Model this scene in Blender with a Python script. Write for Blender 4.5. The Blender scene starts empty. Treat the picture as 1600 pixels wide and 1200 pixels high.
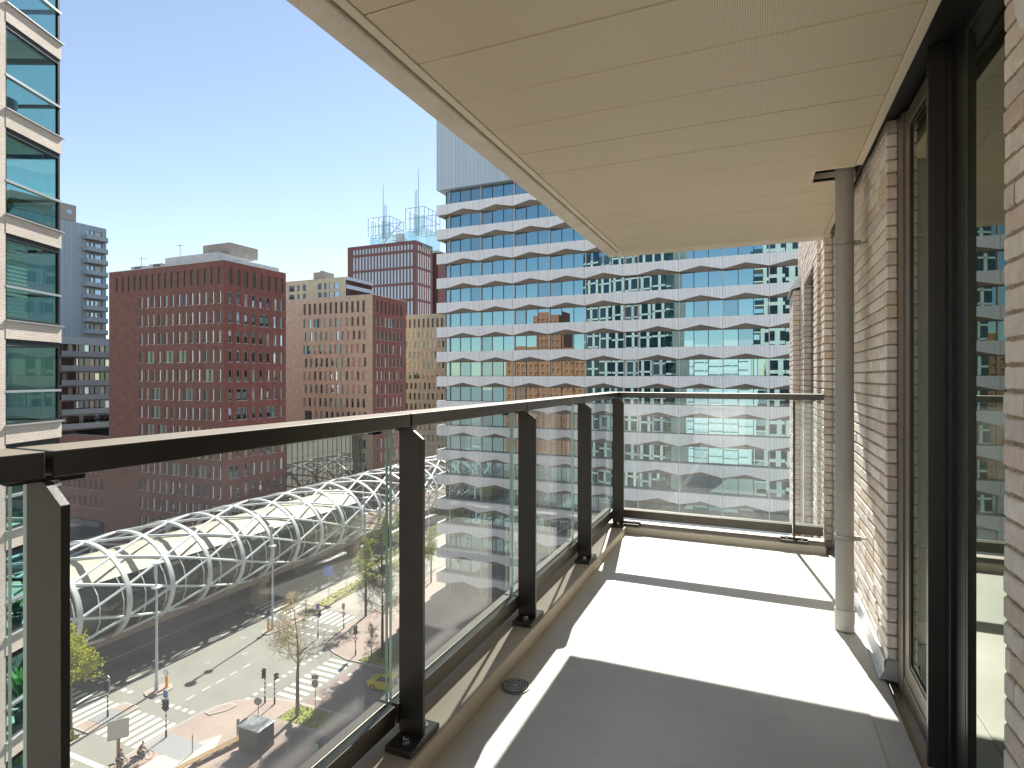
import bpy, bmesh, math, random
from mathutils import Vector, Matrix
random.seed(7)
R = math.radians
SC = bpy.context.scene
COL = SC.collection

# ------------------------------------------------------------------ camera, sky, sun, exposure
TH = math.atan(388/900.)
cam_d = bpy.data.cameras.new("camera")
cam = bpy.data.objects.new("camera", cam_d); COL.objects.link(cam)
cam.location = (0, 0, 0); cam.rotation_euler = (R(90), 0, TH)
cam_d.sensor_width = 36; cam_d.lens = 900/1600*36
cam_d.shift_y = -10/1600.
cam_d.clip_start = 0.05; cam_d.clip_end = 6000
SC.camera = cam

SUN = Vector((-0.163, 1.0, 1.0)).normalized()          # direction towards the sun
EL = math.asin(SUN.z); AZ = math.atan2(SUN.x, SUN.y)
w = bpy.data.worlds.new("World"); SC.world = w; w.use_nodes = True
nt = w.node_tree; nt.nodes.clear()
sky = nt.nodes.new('ShaderNodeTexSky'); sky.sky_type = 'NISHITA'; sky.sun_disc = False
sky.sun_elevation = EL; sky.sun_rotation = AZ
sky.air_density = 1.0; sky.dust_density = 0.08; sky.ozone_density = 0.4; sky.altitude = 0
bg = nt.nodes.new('ShaderNodeBackground'); bg.inputs[1].default_value = 0.063
wo = nt.nodes.new('ShaderNodeOutputWorld')
hs = nt.nodes.new('ShaderNodeHueSaturation'); hs.inputs['Saturation'].default_value = 0.87      # thin spring haze
nt.links.new(sky.outputs[0], hs.inputs['Color']); nt.links.new(hs.outputs[0], bg.inputs[0]); nt.links.new(bg.outputs[0], wo.inputs[0])
sl = bpy.data.lights.new("sun", 'SUN'); sl.energy = 4.1; sl.angle = R(0.53); sl.color = (1.0, 0.955, 0.865)
so = bpy.data.objects.new("sun", sl); COL.objects.link(so)
so.rotation_euler = SUN.to_track_quat('Z', 'Y').to_euler()
SC.view_settings.view_transform = 'Standard'; SC.view_settings.look = 'None'
SC.view_settings.gamma = 1; SC.view_settings.use_curve_mapping = False
SC.view_settings.exposure = 1.55
SC.render.engine = 'CYCLES'
SC.cycles.max_bounces = 10; SC.cycles.diffuse_bounces = 5; SC.cycles.glossy_bounces = 5
SC.cycles.transparent_max_bounces = 24; SC.cycles.caustics_reflective = False; SC.cycles.caustics_refractive = False
SC.cycles.sample_clamp_indirect = 6

GZ = -32.7          # street level (camera at z = 0, balcony floor at -1.33)
K = 1.308           # street plan scale

# ------------------------------------------------------------------ helpers
class MB:
    def __init__(s): s.v = []; s.f = []; s.m = []; s.uv = {}
    def quad(s, a, b, c, d, m=0, uv=None):
        i = len(s.v); s.v += [tuple(a), tuple(b), tuple(c), tuple(d)]; s.f.append((i, i+1, i+2, i+3)); s.m.append(m)
        if uv: s.uv[len(s.f)-1] = uv
    def poly(s, pts, m=0, uv=None):
        i = len(s.v); s.v += [tuple(p) for p in pts]; s.f.append(tuple(range(i, i+len(pts)))); s.m.append(m)
        if uv: s.uv[len(s.f)-1] = uv
    def box(s, x0, x1, y0, y1, z0, z1, m=0):
        i = len(s.v)
        s.v += [(x0,y0,z0),(x1,y0,z0),(x1,y1,z0),(x0,y1,z0),(x0,y0,z1),(x1,y0,z1),(x1,y1,z1),(x0,y1,z1)]
        for q, uv in (((0,3,2,1),((x0,y0),(x0,y1),(x1,y1),(x1,y0))), ((4,5,6,7),((x0,y0),(x1,y0),(x1,y1),(x0,y1))),
                  ((0,1,5,4),((x0,z0),(x1,z0),(x1,z1),(x0,z1))), ((1,2,6,5),((y0,z0),(y1,z0),(y1,z1),(y0,z1))),
                  ((2,3,7,6),((x1,z0),(x0,z0),(x0,z1),(x1,z1))), ((3,0,4,7),((y1,z0),(y0,z0),(y0,z1),(y1,z1)))):
            s.f.append(tuple(i+k for k in q)); s.m.append(m); s.uv[len(s.f)-1] = uv
    def prism(s, pts, z0, z1, m=0, mt=None):           # polygon in xy (ccw), extruded in z
        n = len(pts); i = len(s.v)
        s.v += [(p[0], p[1], z0) for p in pts] + [(p[0], p[1], z1) for p in pts]
        s.f.append(tuple(i+k for k in range(n-1, -1, -1))); s.m.append(m)
        s.f.append(tuple(i+n+k for k in range(n))); s.m.append(m if mt is None else mt)
        for k in range(n):
            s.f.append((i+k, i+(k+1) % n, i+n+(k+1) % n, i+n+k)); s.m.append(m)
    def hexa(s, p, m=0):                               # 8 points: bottom 4 ccw, top 4
        i = len(s.v); s.v += [tuple(q) for q in p]
        for q in ((0,3,2,1),(4,5,6,7),(0,1,5,4),(1,2,6,5),(2,3,7,6),(3,0,4,7)):
            s.f.append(tuple(i+k for k in q)); s.m.append(m)
    def tube(s, a, b, r0, r1=None, n=8, m=0, cap=True):
        r1 = r0 if r1 is None else r1
        a = Vector(a); b = Vector(b); d = b-a
        if d.length < 1e-6: return
        d.normalize(); x = d.orthogonal().normalized(); y = d.cross(x); i = len(s.v)
        for k in range(n):
            t = 2*math.pi*k/n; o = x*math.cos(t)+y*math.sin(t)
            s.v.append(tuple(a+o*r0)); s.v.append(tuple(b+o*r1))
        for k in range(n):
            j = (k+1) % n; s.f.append((i+2*k, i+2*j, i+2*j+1, i+2*k+1)); s.m.append(m)
        if cap:
            s.f.append(tuple(i+2*k for k in range(n-1, -1, -1))); s.m.append(m)
            s.f.append(tuple(i+2*k+1 for k in range(n))); s.m.append(m)
    def lathe(s, c, prof, n=20, m=0):                  # prof: (r, z) from bottom to top
        i = len(s.v); c = Vector(c)
        for r, z in prof:
            for k in range(n):
                t = 2*math.pi*k/n; s.v.append((c.x+r*math.cos(t), c.y+r*math.sin(t), c.z+z))
        for q in range(len(prof)-1):
            for k in range(n):
                j = (k+1) % n
                s.f.append((i+q*n+k, i+q*n+j, i+(q+1)*n+j, i+(q+1)*n+k)); s.m.append(m)
    def sweep(s, rings, m=0, close=True):              # list of equal point rings
        n = len(rings[0]); i = len(s.v)
        for r in rings: s.v += [tuple(p) for p in r]
        for q in range(len(rings)-1):
            for k in range(n if close else n-1):
                j = (k+1) % n
                s.f.append((i+q*n+k, i+q*n+j, i+(q+1)*n+j, i+(q+1)*n+k)); s.m.append(m)
    def build(s, name, mats, parent=None, smooth=False, bevel=0, loc=None):
        me = bpy.data.meshes.new(name)
        off = Vector(parent_base(parent)) if parent else Vector((0,0,0))
        if loc is not None: off = Vector(loc)
        me.from_pydata([tuple(Vector(p)-off) for p in s.v], [], s.f)
        for mm in (mats if isinstance(mats, (list, tuple)) else [mats]): me.materials.append(mm)
        me.polygons.foreach_set('material_index', s.m)
        if s.uv:
            ul = me.uv_layers.new(name='UVMap')
            for fi, uv in s.uv.items():
                for li, c in zip(me.polygons[fi].loop_indices, uv): ul.data[li].uv = c
        if smooth:
            me.polygons.foreach_set('use_smooth', [True]*len(s.f))
        me.update()
        if smooth:
            try: me.set_sharp_from_angle(angle=R(40))
            except Exception: pass
        o = bpy.data.objects.new(name, me); COL.objects.link(o)
        if parent: o.parent = parent
        elif loc is not None: o.location = loc
        if bevel:
            b = o.modifiers.new('bevel', 'BEVEL'); b.width = bevel; b.segments = 2; b.limit_method = 'ANGLE'; b.angle_limit = R(35)
        return o

def parent_base(p):
    v = Vector((0,0,0))
    while p is not None: v += p.location; p = p.parent
    return v

def thing(name, label, cat, loc=(0,0,0), group=None, rz=0):
    o = bpy.data.objects.new(name, None); COL.objects.link(o)
    o.location = loc; o.rotation_euler = (0,0,rz); o.empty_display_size = .1
    return tag(o, label, cat, group)
def tag(o, label, cat, group=None):
    o['label'] = label; o['category'] = cat
    if group: o['group'] = group
    return o
def struct(o): o['kind'] = 'structure'; return o
def dup(root, loc, rz=0, label=None, group=None, scale=None):
    r = root.copy(); COL.objects.link(r); r.location = loc; r.rotation_euler = (0,0,rz)
    if label: r['label'] = label
    if group: r['group'] = group
    if scale: r.scale = (scale,)*3
    for ch in list(root.children):
        c = ch.copy(); COL.objects.link(c); c.parent = r
        for g in list(ch.children):
            d = g.copy(); COL.objects.link(d); d.parent = c
    return r

# ------------------------------------------------------------------ materials
def newmat(name):
    m = bpy.data.materials.new(name); m.use_nodes = True; t = m.node_tree
    return m, t, t.nodes['Principled BSDF'], t.nodes['Material Output']
def N(t, k, **kw):
    n = t.nodes.new(k)
    for a, b in kw.items(): setattr(n, a, b)
    return n
def plain(name, col, rough=.6, metal=0, var=.12, scale=3.0, bump=0, bscale=60, spec=.5):
    m, t, p, o = newmat(name)
    p.inputs['Roughness'].default_value = rough; p.inputs['Metallic'].default_value = metal
    p.inputs['Specular IOR Level'].default_value = spec
    tc = N(t, 'ShaderNodeTexCoord')
    if var:
        n = N(t, 'ShaderNodeTexNoise'); n.inputs['Scale'].default_value = scale; n.inputs['Detail'].default_value = 6
        t.links.new(tc.outputs['Object'], n.inputs['Vector'])
        r = N(t, 'ShaderNodeMapRange'); r.inputs[1].default_value = .25; r.inputs[2].default_value = .75
        r.inputs[3].default_value = 1-var; r.inputs[4].default_value = 1+var
        t.links.new(n.outputs[0], r.inputs[0])
        mx = N(t, 'ShaderNodeVectorMath', operation='SCALE'); mx.inputs[0].default_value = col
        t.links.new(r.outputs[0], mx.inputs['Scale']); t.links.new(mx.outputs[0], p.inputs['Base Color'])
    else: p.inputs['Base Color'].default_value = (*col, 1)
    if bump:
        n2 = N(t, 'ShaderNodeTexNoise'); n2.inputs['Scale'].default_value = bscale; n2.inputs['Detail'].default_value = 4
        t.links.new(tc.outputs['Object'], n2.inputs['Vector'])
        b = N(t, 'ShaderNodeBump'); b.inputs['Strength'].default_value = bump; b.inputs['Distance'].default_value = .01
        t.links.new(n2.outputs[0], b.inputs['Height']); t.links.new(b.outputs[0], p.inputs['Normal'])
    return m
def brickmat(name, c1, c2, mort, bw=.22, rh=.0625, joint=.012, noise=.25, big=.1, bump=.4):
    m, t, p, o = newmat(name)
    p.inputs['Roughness'].default_value = .85
    uv = N(t, 'ShaderNodeUVMap')
    b = N(t, 'ShaderNodeTexBrick'); b.inputs['Scale'].default_value = 1
    b.inputs['Brick Width'].default_value = bw; b.inputs['Row Height'].default_value = rh
    b.inputs['Mortar Size'].default_value = joint*.5; b.inputs['Mortar Smooth'].default_value = .1
    b.inputs['Color1'].default_value = (*c1, 1); b.inputs['Color2'].default_value = (*c2, 1); b.inputs['Mortar'].default_value = (*mort, 1)
    t.links.new(uv.outputs[0], b.inputs['Vector'])
    n = N(t, 'ShaderNodeTexNoise'); n.inputs['Scale'].default_value = big; n.inputs['Detail'].default_value = 8; n.inputs['Roughness'].default_value = .65
    t.links.new(uv.outputs[0], n.inputs['Vector'])
    r = N(t, 'ShaderNodeMapRange'); r.inputs[1].default_value = .3; r.inputs[2].default_value = .7; r.inputs[3].default_value = 1-noise; r.inputs[4].default_value = 1+noise
    t.links.new(n.outputs[0], r.inputs[0])
    mx = N(t, 'ShaderNodeVectorMath', operation='SCALE'); t.links.new(b.outputs[0], mx.inputs[0]); t.links.new(r.outputs[0], mx.inputs['Scale'])
    t.links.new(mx.outputs[0], p.inputs['Base Color'])
    if bump:
        bp = N(t, 'ShaderNodeBump'); bp.invert = True; bp.inputs['Strength'].default_value = bump; bp.inputs['Distance'].default_value = .01
        t.links.new(b.outputs['Fac'], bp.inputs['Height']); t.links.new(bp.outputs[0], p.inputs['Normal'])
    return m
def mirrorglass(name, dark, tint, f0=.35, rough=.0):
    m, t, p, o = newmat(name); t.nodes.remove(p)
    d = N(t, 'ShaderNodeBsdfDiffuse'); d.inputs[0].default_value = (*dark, 1)
    g = N(t, 'ShaderNodeBsdfGlossy'); g.inputs['Color'].default_value = (*tint, 1); g.inputs['Roughness'].default_value = rough
    fr = N(t, 'ShaderNodeFresnel'); fr.inputs[0].default_value = 1.5
    mr = N(t, 'ShaderNodeMapRange'); mr.inputs[1].default_value = .04; mr.inputs[2].default_value = 1; mr.inputs[3].default_value = f0; mr.inputs[4].default_value = 1
    t.links.new(fr.outputs[0], mr.inputs[0])
    mx = N(t, 'ShaderNodeMixShader'); t.links.new(mr.outputs[0], mx.inputs[0]); t.links.new(d.outputs[0], mx.inputs[1]); t.links.new(g.outputs[0], mx.inputs[2])
    t.links.new(mx.outputs[0], o.inputs[0])
    return m
def clearglass(name, tint, dust=0.03, ior=1.5, drops=False):
    m, t, p, o = newmat(name); t.nodes.remove(p)
    geo = N(t, 'ShaderNodeNewGeometry')
    io = N(t, 'ShaderNodeMapRange'); io.inputs[3].default_value = ior; io.inputs[4].default_value = 1/ior
    t.links.new(geo.outputs['Backfacing'], io.inputs[0])
    fr = N(t, 'ShaderNodeFresnel'); t.links.new(io.outputs[0], fr.inputs[0])
    tr = N(t, 'ShaderNodeBsdfTransparent'); tr.inputs[0].default_value = (*tint, 1)
    gl = N(t, 'ShaderNodeBsdfGlossy'); gl.inputs['Roughness'].default_value = 0
    mx = N(t, 'ShaderNodeMixShader'); t.links.new(fr.outputs[0], mx.inputs[0]); t.links.new(tr.outputs[0], mx.inputs[1]); t.links.new(gl.outputs[0], mx.inputs[2])
    last = mx
    if dust:
        tl = N(t, 'ShaderNodeBsdfTranslucent'); tl.inputs[0].default_value = (.8, .8, .76, 1)
        tc = N(t, 'ShaderNodeTexCoord')
        n = N(t, 'ShaderNodeTexNoise'); n.inputs['Scale'].default_value = 2.2; n.inputs['Detail'].default_value = 6
        t.links.new(tc.outputs['Object'], n.inputs['Vector'])
        r = N(t, 'ShaderNodeMapRange'); r.inputs[1].default_value = .3; r.inputs[2].default_value = .75; r.inputs[3].default_value = dust*.5; r.inputs[4].default_value = dust*1.6
        t.links.new(n.outputs[0], r.inputs[0])
        # dried drops and specks
        v = N(t, 'ShaderNodeTexVoronoi'); v.inputs['Scale'].default_value = 70; v.inputs['Randomness'].default_value = 1
        t.links.new(tc.outputs['Object'], v.inputs['Vector'])
        r2 = N(t, 'ShaderNodeMapRange'); r2.inputs[1].default_value = .10; r2.inputs[2].default_value = .03; r2.inputs[3].default_value = 0; r2.inputs[4].default_value = .6 if drops else .3
        t.links.new(v.outputs['Distance'], r2.inputs[0])
        sel = N(t, 'ShaderNodeMath', operation='GREATER_THAN'); sel.inputs[1].default_value = .55 if drops else .8
        sp = N(t, 'ShaderNodeSeparateColor'); t.links.new(v.outputs['Color'], sp.inputs[0]); t.links.new(sp.outputs[0], sel.inputs[0])
        ml = N(t, 'ShaderNodeMath', operation='MULTIPLY'); t.links.new(r2.outputs[0], ml.inputs[0]); t.links.new(sel.outputs[0], ml.inputs[1])
        ad = N(t, 'ShaderNodeMath', operation='ADD'); ad.use_clamp = True; t.links.new(r.outputs[0], ad.inputs[0]); t.links.new(ml.outputs[0], ad.inputs[1])
        m2 = N(t, 'ShaderNodeMixShader'); t.links.new(ad.outputs[0], m2.inputs[0]); t.links.new(mx.outputs[0], m2.inputs[1]); t.links.new(tl.outputs[0], m2.inputs[2])
        last = m2
    t.links.new(last.outputs[0], o.inputs[0])
    return m
def ribmat(name, col, period, axis=0, strength=.5, rough=.5, metal=0, var=.05):
    """metal sheet with vertical ribs every `period` metres along the UV u axis"""
    m, t, p, o = newmat(name); p.inputs['Roughness'].default_value = rough; p.inputs['Metallic'].default_value = metal
    uv = N(t, 'ShaderNodeUVMap'); sx = N(t, 'ShaderNodeSeparateXYZ'); t.links.new(uv.outputs[0], sx.inputs[0])
    dv = N(t, 'ShaderNodeMath', operation='DIVIDE'); dv.inputs[1].default_value = period; t.links.new(sx.outputs[axis], dv.inputs[0])
    fr = N(t, 'ShaderNodeMath', operation='FRACT'); t.links.new(dv.outputs[0], fr.inputs[0])
    st = N(t, 'ShaderNodeMapRange'); st.inputs[1].default_value = .06; st.inputs[2].default_value = .16; t.links.new(fr.outputs[0], st.inputs[0])
    bp = N(t, 'ShaderNodeBump'); bp.inputs['Strength'].default_value = strength; bp.inputs['Distance'].default_value = .03
    t.links.new(st.outputs[0], bp.inputs['Height']); t.links.new(bp.outputs[0], p.inputs['Normal'])
    fl = N(t, 'ShaderNodeMath', operation='FLOOR'); t.links.new(dv.outputs[0], fl.inputs[0])
    wn = N(t, 'ShaderNodeTexWhiteNoise', noise_dimensions='1D'); t.links.new(fl.outputs[0], wn.inputs['W'])
    r = N(t, 'ShaderNodeMapRange'); r.inputs[3].default_value = 1-var; r.inputs[4].default_value = 1+var; t.links.new(wn.outputs[0], r.inputs[0])
    g = N(t, 'ShaderNodeMapRange'); g.inputs[3].default_value = .74; g.inputs[4].default_value = 1; t.links.new(st.outputs[0], g.inputs[0])
    ml = N(t, 'ShaderNodeMath', operation='MULTIPLY'); t.links.new(r.outputs[0], ml.inputs[0]); t.links.new(g.outputs[0], ml.inputs[1])
    mx = N(t, 'ShaderNodeVectorMath', operation='SCALE'); mx.inputs[0].default_value = col; t.links.new(ml.outputs[0], mx.inputs['Scale'])
    t.links.new(mx.outputs[0], p.inputs['Base Color'])
    return m

M = {}
M['steel'] = plain('dark_bronze_paint', (.030,.027,.022), .42, 0, .18, 9, .08, 300)
M['rail'] = plain('bronze_anodised_rail', (.038,.034,.027), .27, 0, .15, 9, 0, 300, .8)
M['rail_top'] = plain('tan_rail_top', (.185,.155,.112), .5, 0, .15, 5)  # top face of the handrail, a lighter tan than its sides
M['rail_low'] = plain('bronze_bottom_rail', (.10,.088,.07), .36, .5, .12, 9)
M['black'] = plain('black_frame_paint', (.012,.012,.011), .4, 0, .1, 8)
M['bronze'] = plain('bronze_frame', (.15,.125,.095), .36, .25, .08, 8)
M['rubber'] = plain('black_rubber', (.008,.008,.008), .7, 0, .1)
M['bolt'] = plain('stainless_bolt', (.55,.55,.54), .25, 1, .05)
M['galv'] = plain('galvanised_flashing', (.55,.57,.58), .38, .75, .12, 14)
M['grey_pvc'] = plain('grey_pvc', (.31,.30,.275), .42, 0, .06, 5)
M['concrete'] = plain('concrete_edge', (.66,.61,.51), .85, 0, .12, 6, .5, 90)
M['white'] = plain('white_paint', (.78,.78,.76), .5, 0, .06)
M['offwhite'] = plain('offwhite_paint', (.62,.60,.56), .55, 0, .06)
M['mortar'] = plain('mortar', (.36,.285,.21), .95, 0, .2, 30, .5, 200)
M['glass_bal'] = clearglass('railing_glass', (.955,.975,.965), .06)
M['glass_far'] = clearglass('spotted_railing_glass', (.955,.975,.965), .035, drops=True)
M['glass_edge'] = plain('green_glass_edge', (.26,.46,.38), .15, 0, .1, spec=.8)
M['glass_door'] = mirrorglass('door_glass', (.022,.026,.018), (.86,.92,.82), .19)
M['glass_tint'] = clearglass('tinted_loggia_glass', (.74,.89,.87), 0, 1.6)
M['dark_glass'] = mirrorglass('dark_window_glass', (.02,.024,.028), (.55,.66,.75), .16)
M['dark_glass2'] = mirrorglass('green_window_glass', (.03,.045,.042), (.5,.68,.66), .22)
M['sky_glass'] = mirrorglass('blue_window_glass', (.03,.05,.07), (.75,.88,1.0), .5)
M['wave_glass'] = mirrorglass('blue_coated_glass', (.004,.02,.04), (.26,.43,.49), .82)
M['wave_glass2'] = mirrorglass('blue_coated_glass_blind', (.16,.22,.25), (.26,.44,.53), .55)
M['curtain'] = mirrorglass('curtained_glass', (.42,.38,.30), (.8,.85,.9), .12)
M['pale'] = plain('pale_frame', (.60,.62,.62), .5, 0, .1)
M['louvre'] = plain('grey_louvre', (.13,.125,.12), .7, 0, .1)
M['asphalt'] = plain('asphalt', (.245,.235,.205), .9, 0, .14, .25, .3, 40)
M['asphalt_dark'] = plain('dark_asphalt_with_shade', (.12,.115,.10), .9, 0, .2, .3, .3, 40)  # dark asphalt, deepened further so its colour carries the tube's shade
M['mark'] = plain('road_paint', (.62,.60,.56), .8, 0, .12, 2)
M['paving'] = plain('grey_paving', (.34,.31,.27), .9, 0, .14, .6, .3, 8)
M['pink'] = brickmat('pink_paving', (.37,.285,.245), (.34,.255,.215), (.29,.235,.205), .3, .3, .015, .16, .25, .1)
M['brownpave'] = brickmat('brown_paving', (.27,.205,.18), (.24,.18,.155), (.2,.16,.14), .22, .11, .012, .2, .2, .1)
M['kerb'] = plain('kerb_stone', (.42,.39,.35), .85, 0, .1)
M['bark'] = plain('bark', (.10,.078,.055), .9, 0, .25, 8)
M['tanbark'] = plain('tan_bark', (.24,.185,.11), .9, 0, .25, 8)
M['darkbark'] = plain('dark_bark', (.045,.036,.03), .9, 0, .25, 8)
M['timber'] = plain('timber', (.30,.19,.10), .75, 0, .2, 6)
M['orange'] = plain('yellow_plastic', (.85,.42,.03), .5, 0, .05)
M['signblue'] = plain('sign_blue', (.04,.13,.50), .45, 0, .05)
M['signred'] = plain('sign_red', (.60,.05,.04), .45, 0, .05)
M['signgrey'] = plain('sign_back_grey', (.33,.33,.33), .5, .3, .06)
M['lampgrey'] = plain('lamp_column_grey', (.48,.53,.60), .45, .1, .06)
M['pooledge'] = plain('pale_stone', (.55,.50,.43), .9, 0, .25, 1.5)
# ================================================================== OUR BUILDING AND ITS BALCONY
FZ = -1.33
WX = 0.508           # brick wall plane beside the balcony
def fz(y): return FZ + max(0, min(y, 4.82)-2.5)*0.0105

# --- special materials
def floormat(name, col, dimple):
    m, t, p, o = newmat(name); p.inputs['Roughness'].default_value = .5
    tc = N(t, 'ShaderNodeTexCoord')
    n = N(t, 'ShaderNodeTexNoise'); n.inputs['Scale'].default_value = 1.6; n.inputs['Detail'].default_value = 7
    t.links.new(tc.outputs['Object'], n.inputs['Vector'])
    r = N(t, 'ShaderNodeMapRange'); r.inputs[1].default_value = .3; r.inputs[2].default_value = .7; r.inputs[3].default_value = .86; r.inputs[4].default_value = 1.07
    t.links.new(n.outputs[0], r.inputs[0])
    v2 = N(t, 'ShaderNodeTexVoronoi'); v2.inputs['Scale'].default_value = 5.5; t.links.new(tc.outputs['Object'], v2.inputs['Vector'])
    sp = N(t, 'ShaderNodeMapRange'); sp.inputs[1].default_value = .012; sp.inputs[2].default_value = .028; sp.inputs[3].default_value = .35; sp.inputs[4].default_value = 1
    t.links.new(v2.outputs['Distance'], sp.inputs[0])
    n3 = N(t, 'ShaderNodeTexNoise'); n3.inputs['Scale'].default_value = 7; n3.inputs['Detail'].default_value = 9; n3.inputs['Roughness'].default_value = .7; n3.inputs['Distortion'].default_value = .6
    t.links.new(tc.outputs['Object'], n3.inputs['Vector'])
    r3 = N(t, 'ShaderNodeMapRange'); r3.inputs[1].default_value = .56; r3.inputs[2].default_value = .74; r3.inputs[3].default_value = 1; r3.inputs[4].default_value = .84
    t.links.new(n3.outputs[0], r3.inputs[0])
    m0 = N(t, 'ShaderNodeMath', operation='MULTIPLY'); t.links.new(r.outputs[0], m0.inputs[0]); t.links.new(r3.outputs[0], m0.inputs[1])
    rr_ = N(t, 'ShaderNodeMapRange'); rr_.inputs[3].default_value = .62; rr_.inputs[4].default_value = .38; t.links.new(n.outputs[0], rr_.inputs[0]); t.links.new(rr_.outputs[0], p.inputs['Roughness'])
    ml = N(t, 'ShaderNodeMath', operation='MULTIPLY'); t.links.new(m0.outputs[0], ml.inputs[0]); t.links.new(sp.outputs[0], ml.inputs[1])
    mx = N(t, 'ShaderNodeVectorMath', operation='SCALE'); mx.inputs[0].default_value = col; t.links.new(ml.outputs[0], mx.inputs['Scale'])
    t.links.new(mx.outputs[0], p.inputs['Base Color'])
    if dimple:
        v = N(t, 'ShaderNodeTexVoronoi'); v.inputs['Scale'].default_value = 115; v.inputs['Randomness'].default_value = 0
        t.links.new(tc.outputs['Object'], v.inputs['Vector'])
        b = N(t, 'ShaderNodeBump'); b.inputs['Strength'].default_value = .55; b.inputs['Distance'].default_value = .0025
        t.links.new(v.outputs['Distance'], b.inputs['Height']); t.links.new(b.outputs[0], p.inputs['Normal'])
    return m
M['floor'] = floormat('cream_nonslip_coating', (.66,.645,.59), True)
M['floor_s'] = floormat('cream_smooth_coating', (.62,.60,.54), False)
def soffitmat():
    m, t, p, o = newmat('perforated_taupe_panel'); p.inputs['Roughness'].default_value = .45
    tc = N(t, 'ShaderNodeTexCoord')
    mp = N(t, 'ShaderNodeMapping'); mp.inputs['Scale'].default_value = (1,1,0); t.links.new(tc.outputs['Object'], mp.inputs[0])
    v = N(t, 'ShaderNodeTexVoronoi'); v.inputs['Scale'].default_value = 150; v.inputs['Randomness'].default_value = 0
    t.links.new(mp.outputs[0], v.inputs['Vector'])
    r = N(t, 'ShaderNodeMapRange'); r.inputs[1].default_value = .24; r.inputs[2].default_value = .30; r.inputs[3].default_value = .42; r.inputs[4].default_value = 1
    t.links.new(v.outputs['Distance'], r.inputs[0])
    n = N(t, 'ShaderNodeTexNoise'); n.inputs['Scale'].default_value = 1.1; n.inputs['Detail'].default_value = 3; t.links.new(tc.outputs['Object'], n.inputs['Vector'])
    r2 = N(t, 'ShaderNodeMapRange'); r2.inputs[3].default_value = .94; r2.inputs[4].default_value = 1.06; t.links.new(n.outputs[0], r2.inputs[0])
    ml = N(t, 'ShaderNodeMath', operation='MULTIPLY'); t.links.new(r.outputs[0], ml.inputs[0]); t.links.new(r2.outputs[0], ml.inputs[1])
    mx = N(t, 'ShaderNodeVectorMath', operation='SCALE'); mx.inputs[0].default_value = (.76,.655,.47); t.links.new(ml.outputs[0], mx.inputs['Scale'])
    t.links.new(mx.outputs[0], p.inputs['Base Color'])
    return m
M['soffit'] = soffitmat()
M['trim'] = plain('taupe_trim', (.74,.655,.50), .45, 0, .04)
def facebrick():
    m, t, p, o = newmat('light_face_brick'); p.inputs['Roughness'].default_value = .88
    a = N(t, 'ShaderNodeVertexColor', layer_name='tone')
    tc = N(t, 'ShaderNodeTexCoord')
    n = N(t, 'ShaderNodeTexNoise'); n.inputs['Scale'].default_value = 26; n.inputs['Detail'].default_value = 7; n.inputs['Roughness'].default_value = .7
    t.links.new(tc.outputs['Object'], n.inputs['Vector'])
    r = N(t, 'ShaderNodeMapRange'); r.inputs[1].default_value = .25; r.inputs[2].default_value = .75; r.inputs[3].default_value = .80; r.inputs[4].default_value = 1.16
    t.links.new(n.outputs[0], r.inputs[0])
    mx = N(t, 'ShaderNodeVectorMath', operation='SCALE'); t.links.new(a.outputs[0], mx.inputs[0]); t.links.new(r.outputs[0], mx.inputs['Scale'])
    t.links.new(mx.outputs[0], p.inputs['Base Color'])
    n2 = N(t, 'ShaderNodeTexNoise'); n2.inputs['Scale'].default_value = 75; n2.inputs['Detail'].default_value = 6
    t.links.new(tc.outputs['Object'], n2.inputs['Vector'])
    b = N(t, 'ShaderNodeBump'); b.inputs['Strength'].default_value = .7; b.inputs['Distance'].default_value = .006
    t.links.new(n2.outputs[0], b.inputs['Height']); t.links.new(b.outputs[0], p.inputs['Normal'])
    return m
M['facebrick'] = facebrick()
TONES = [(.71,.645,.565)]*5+[(.66,.60,.53)]*4+[(.74,.69,.615)]*3+[(.63,.53,.44)]*2+[(.60,.55,.50)]*2+[(.65,.54,.43)]
CO = .0578
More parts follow.
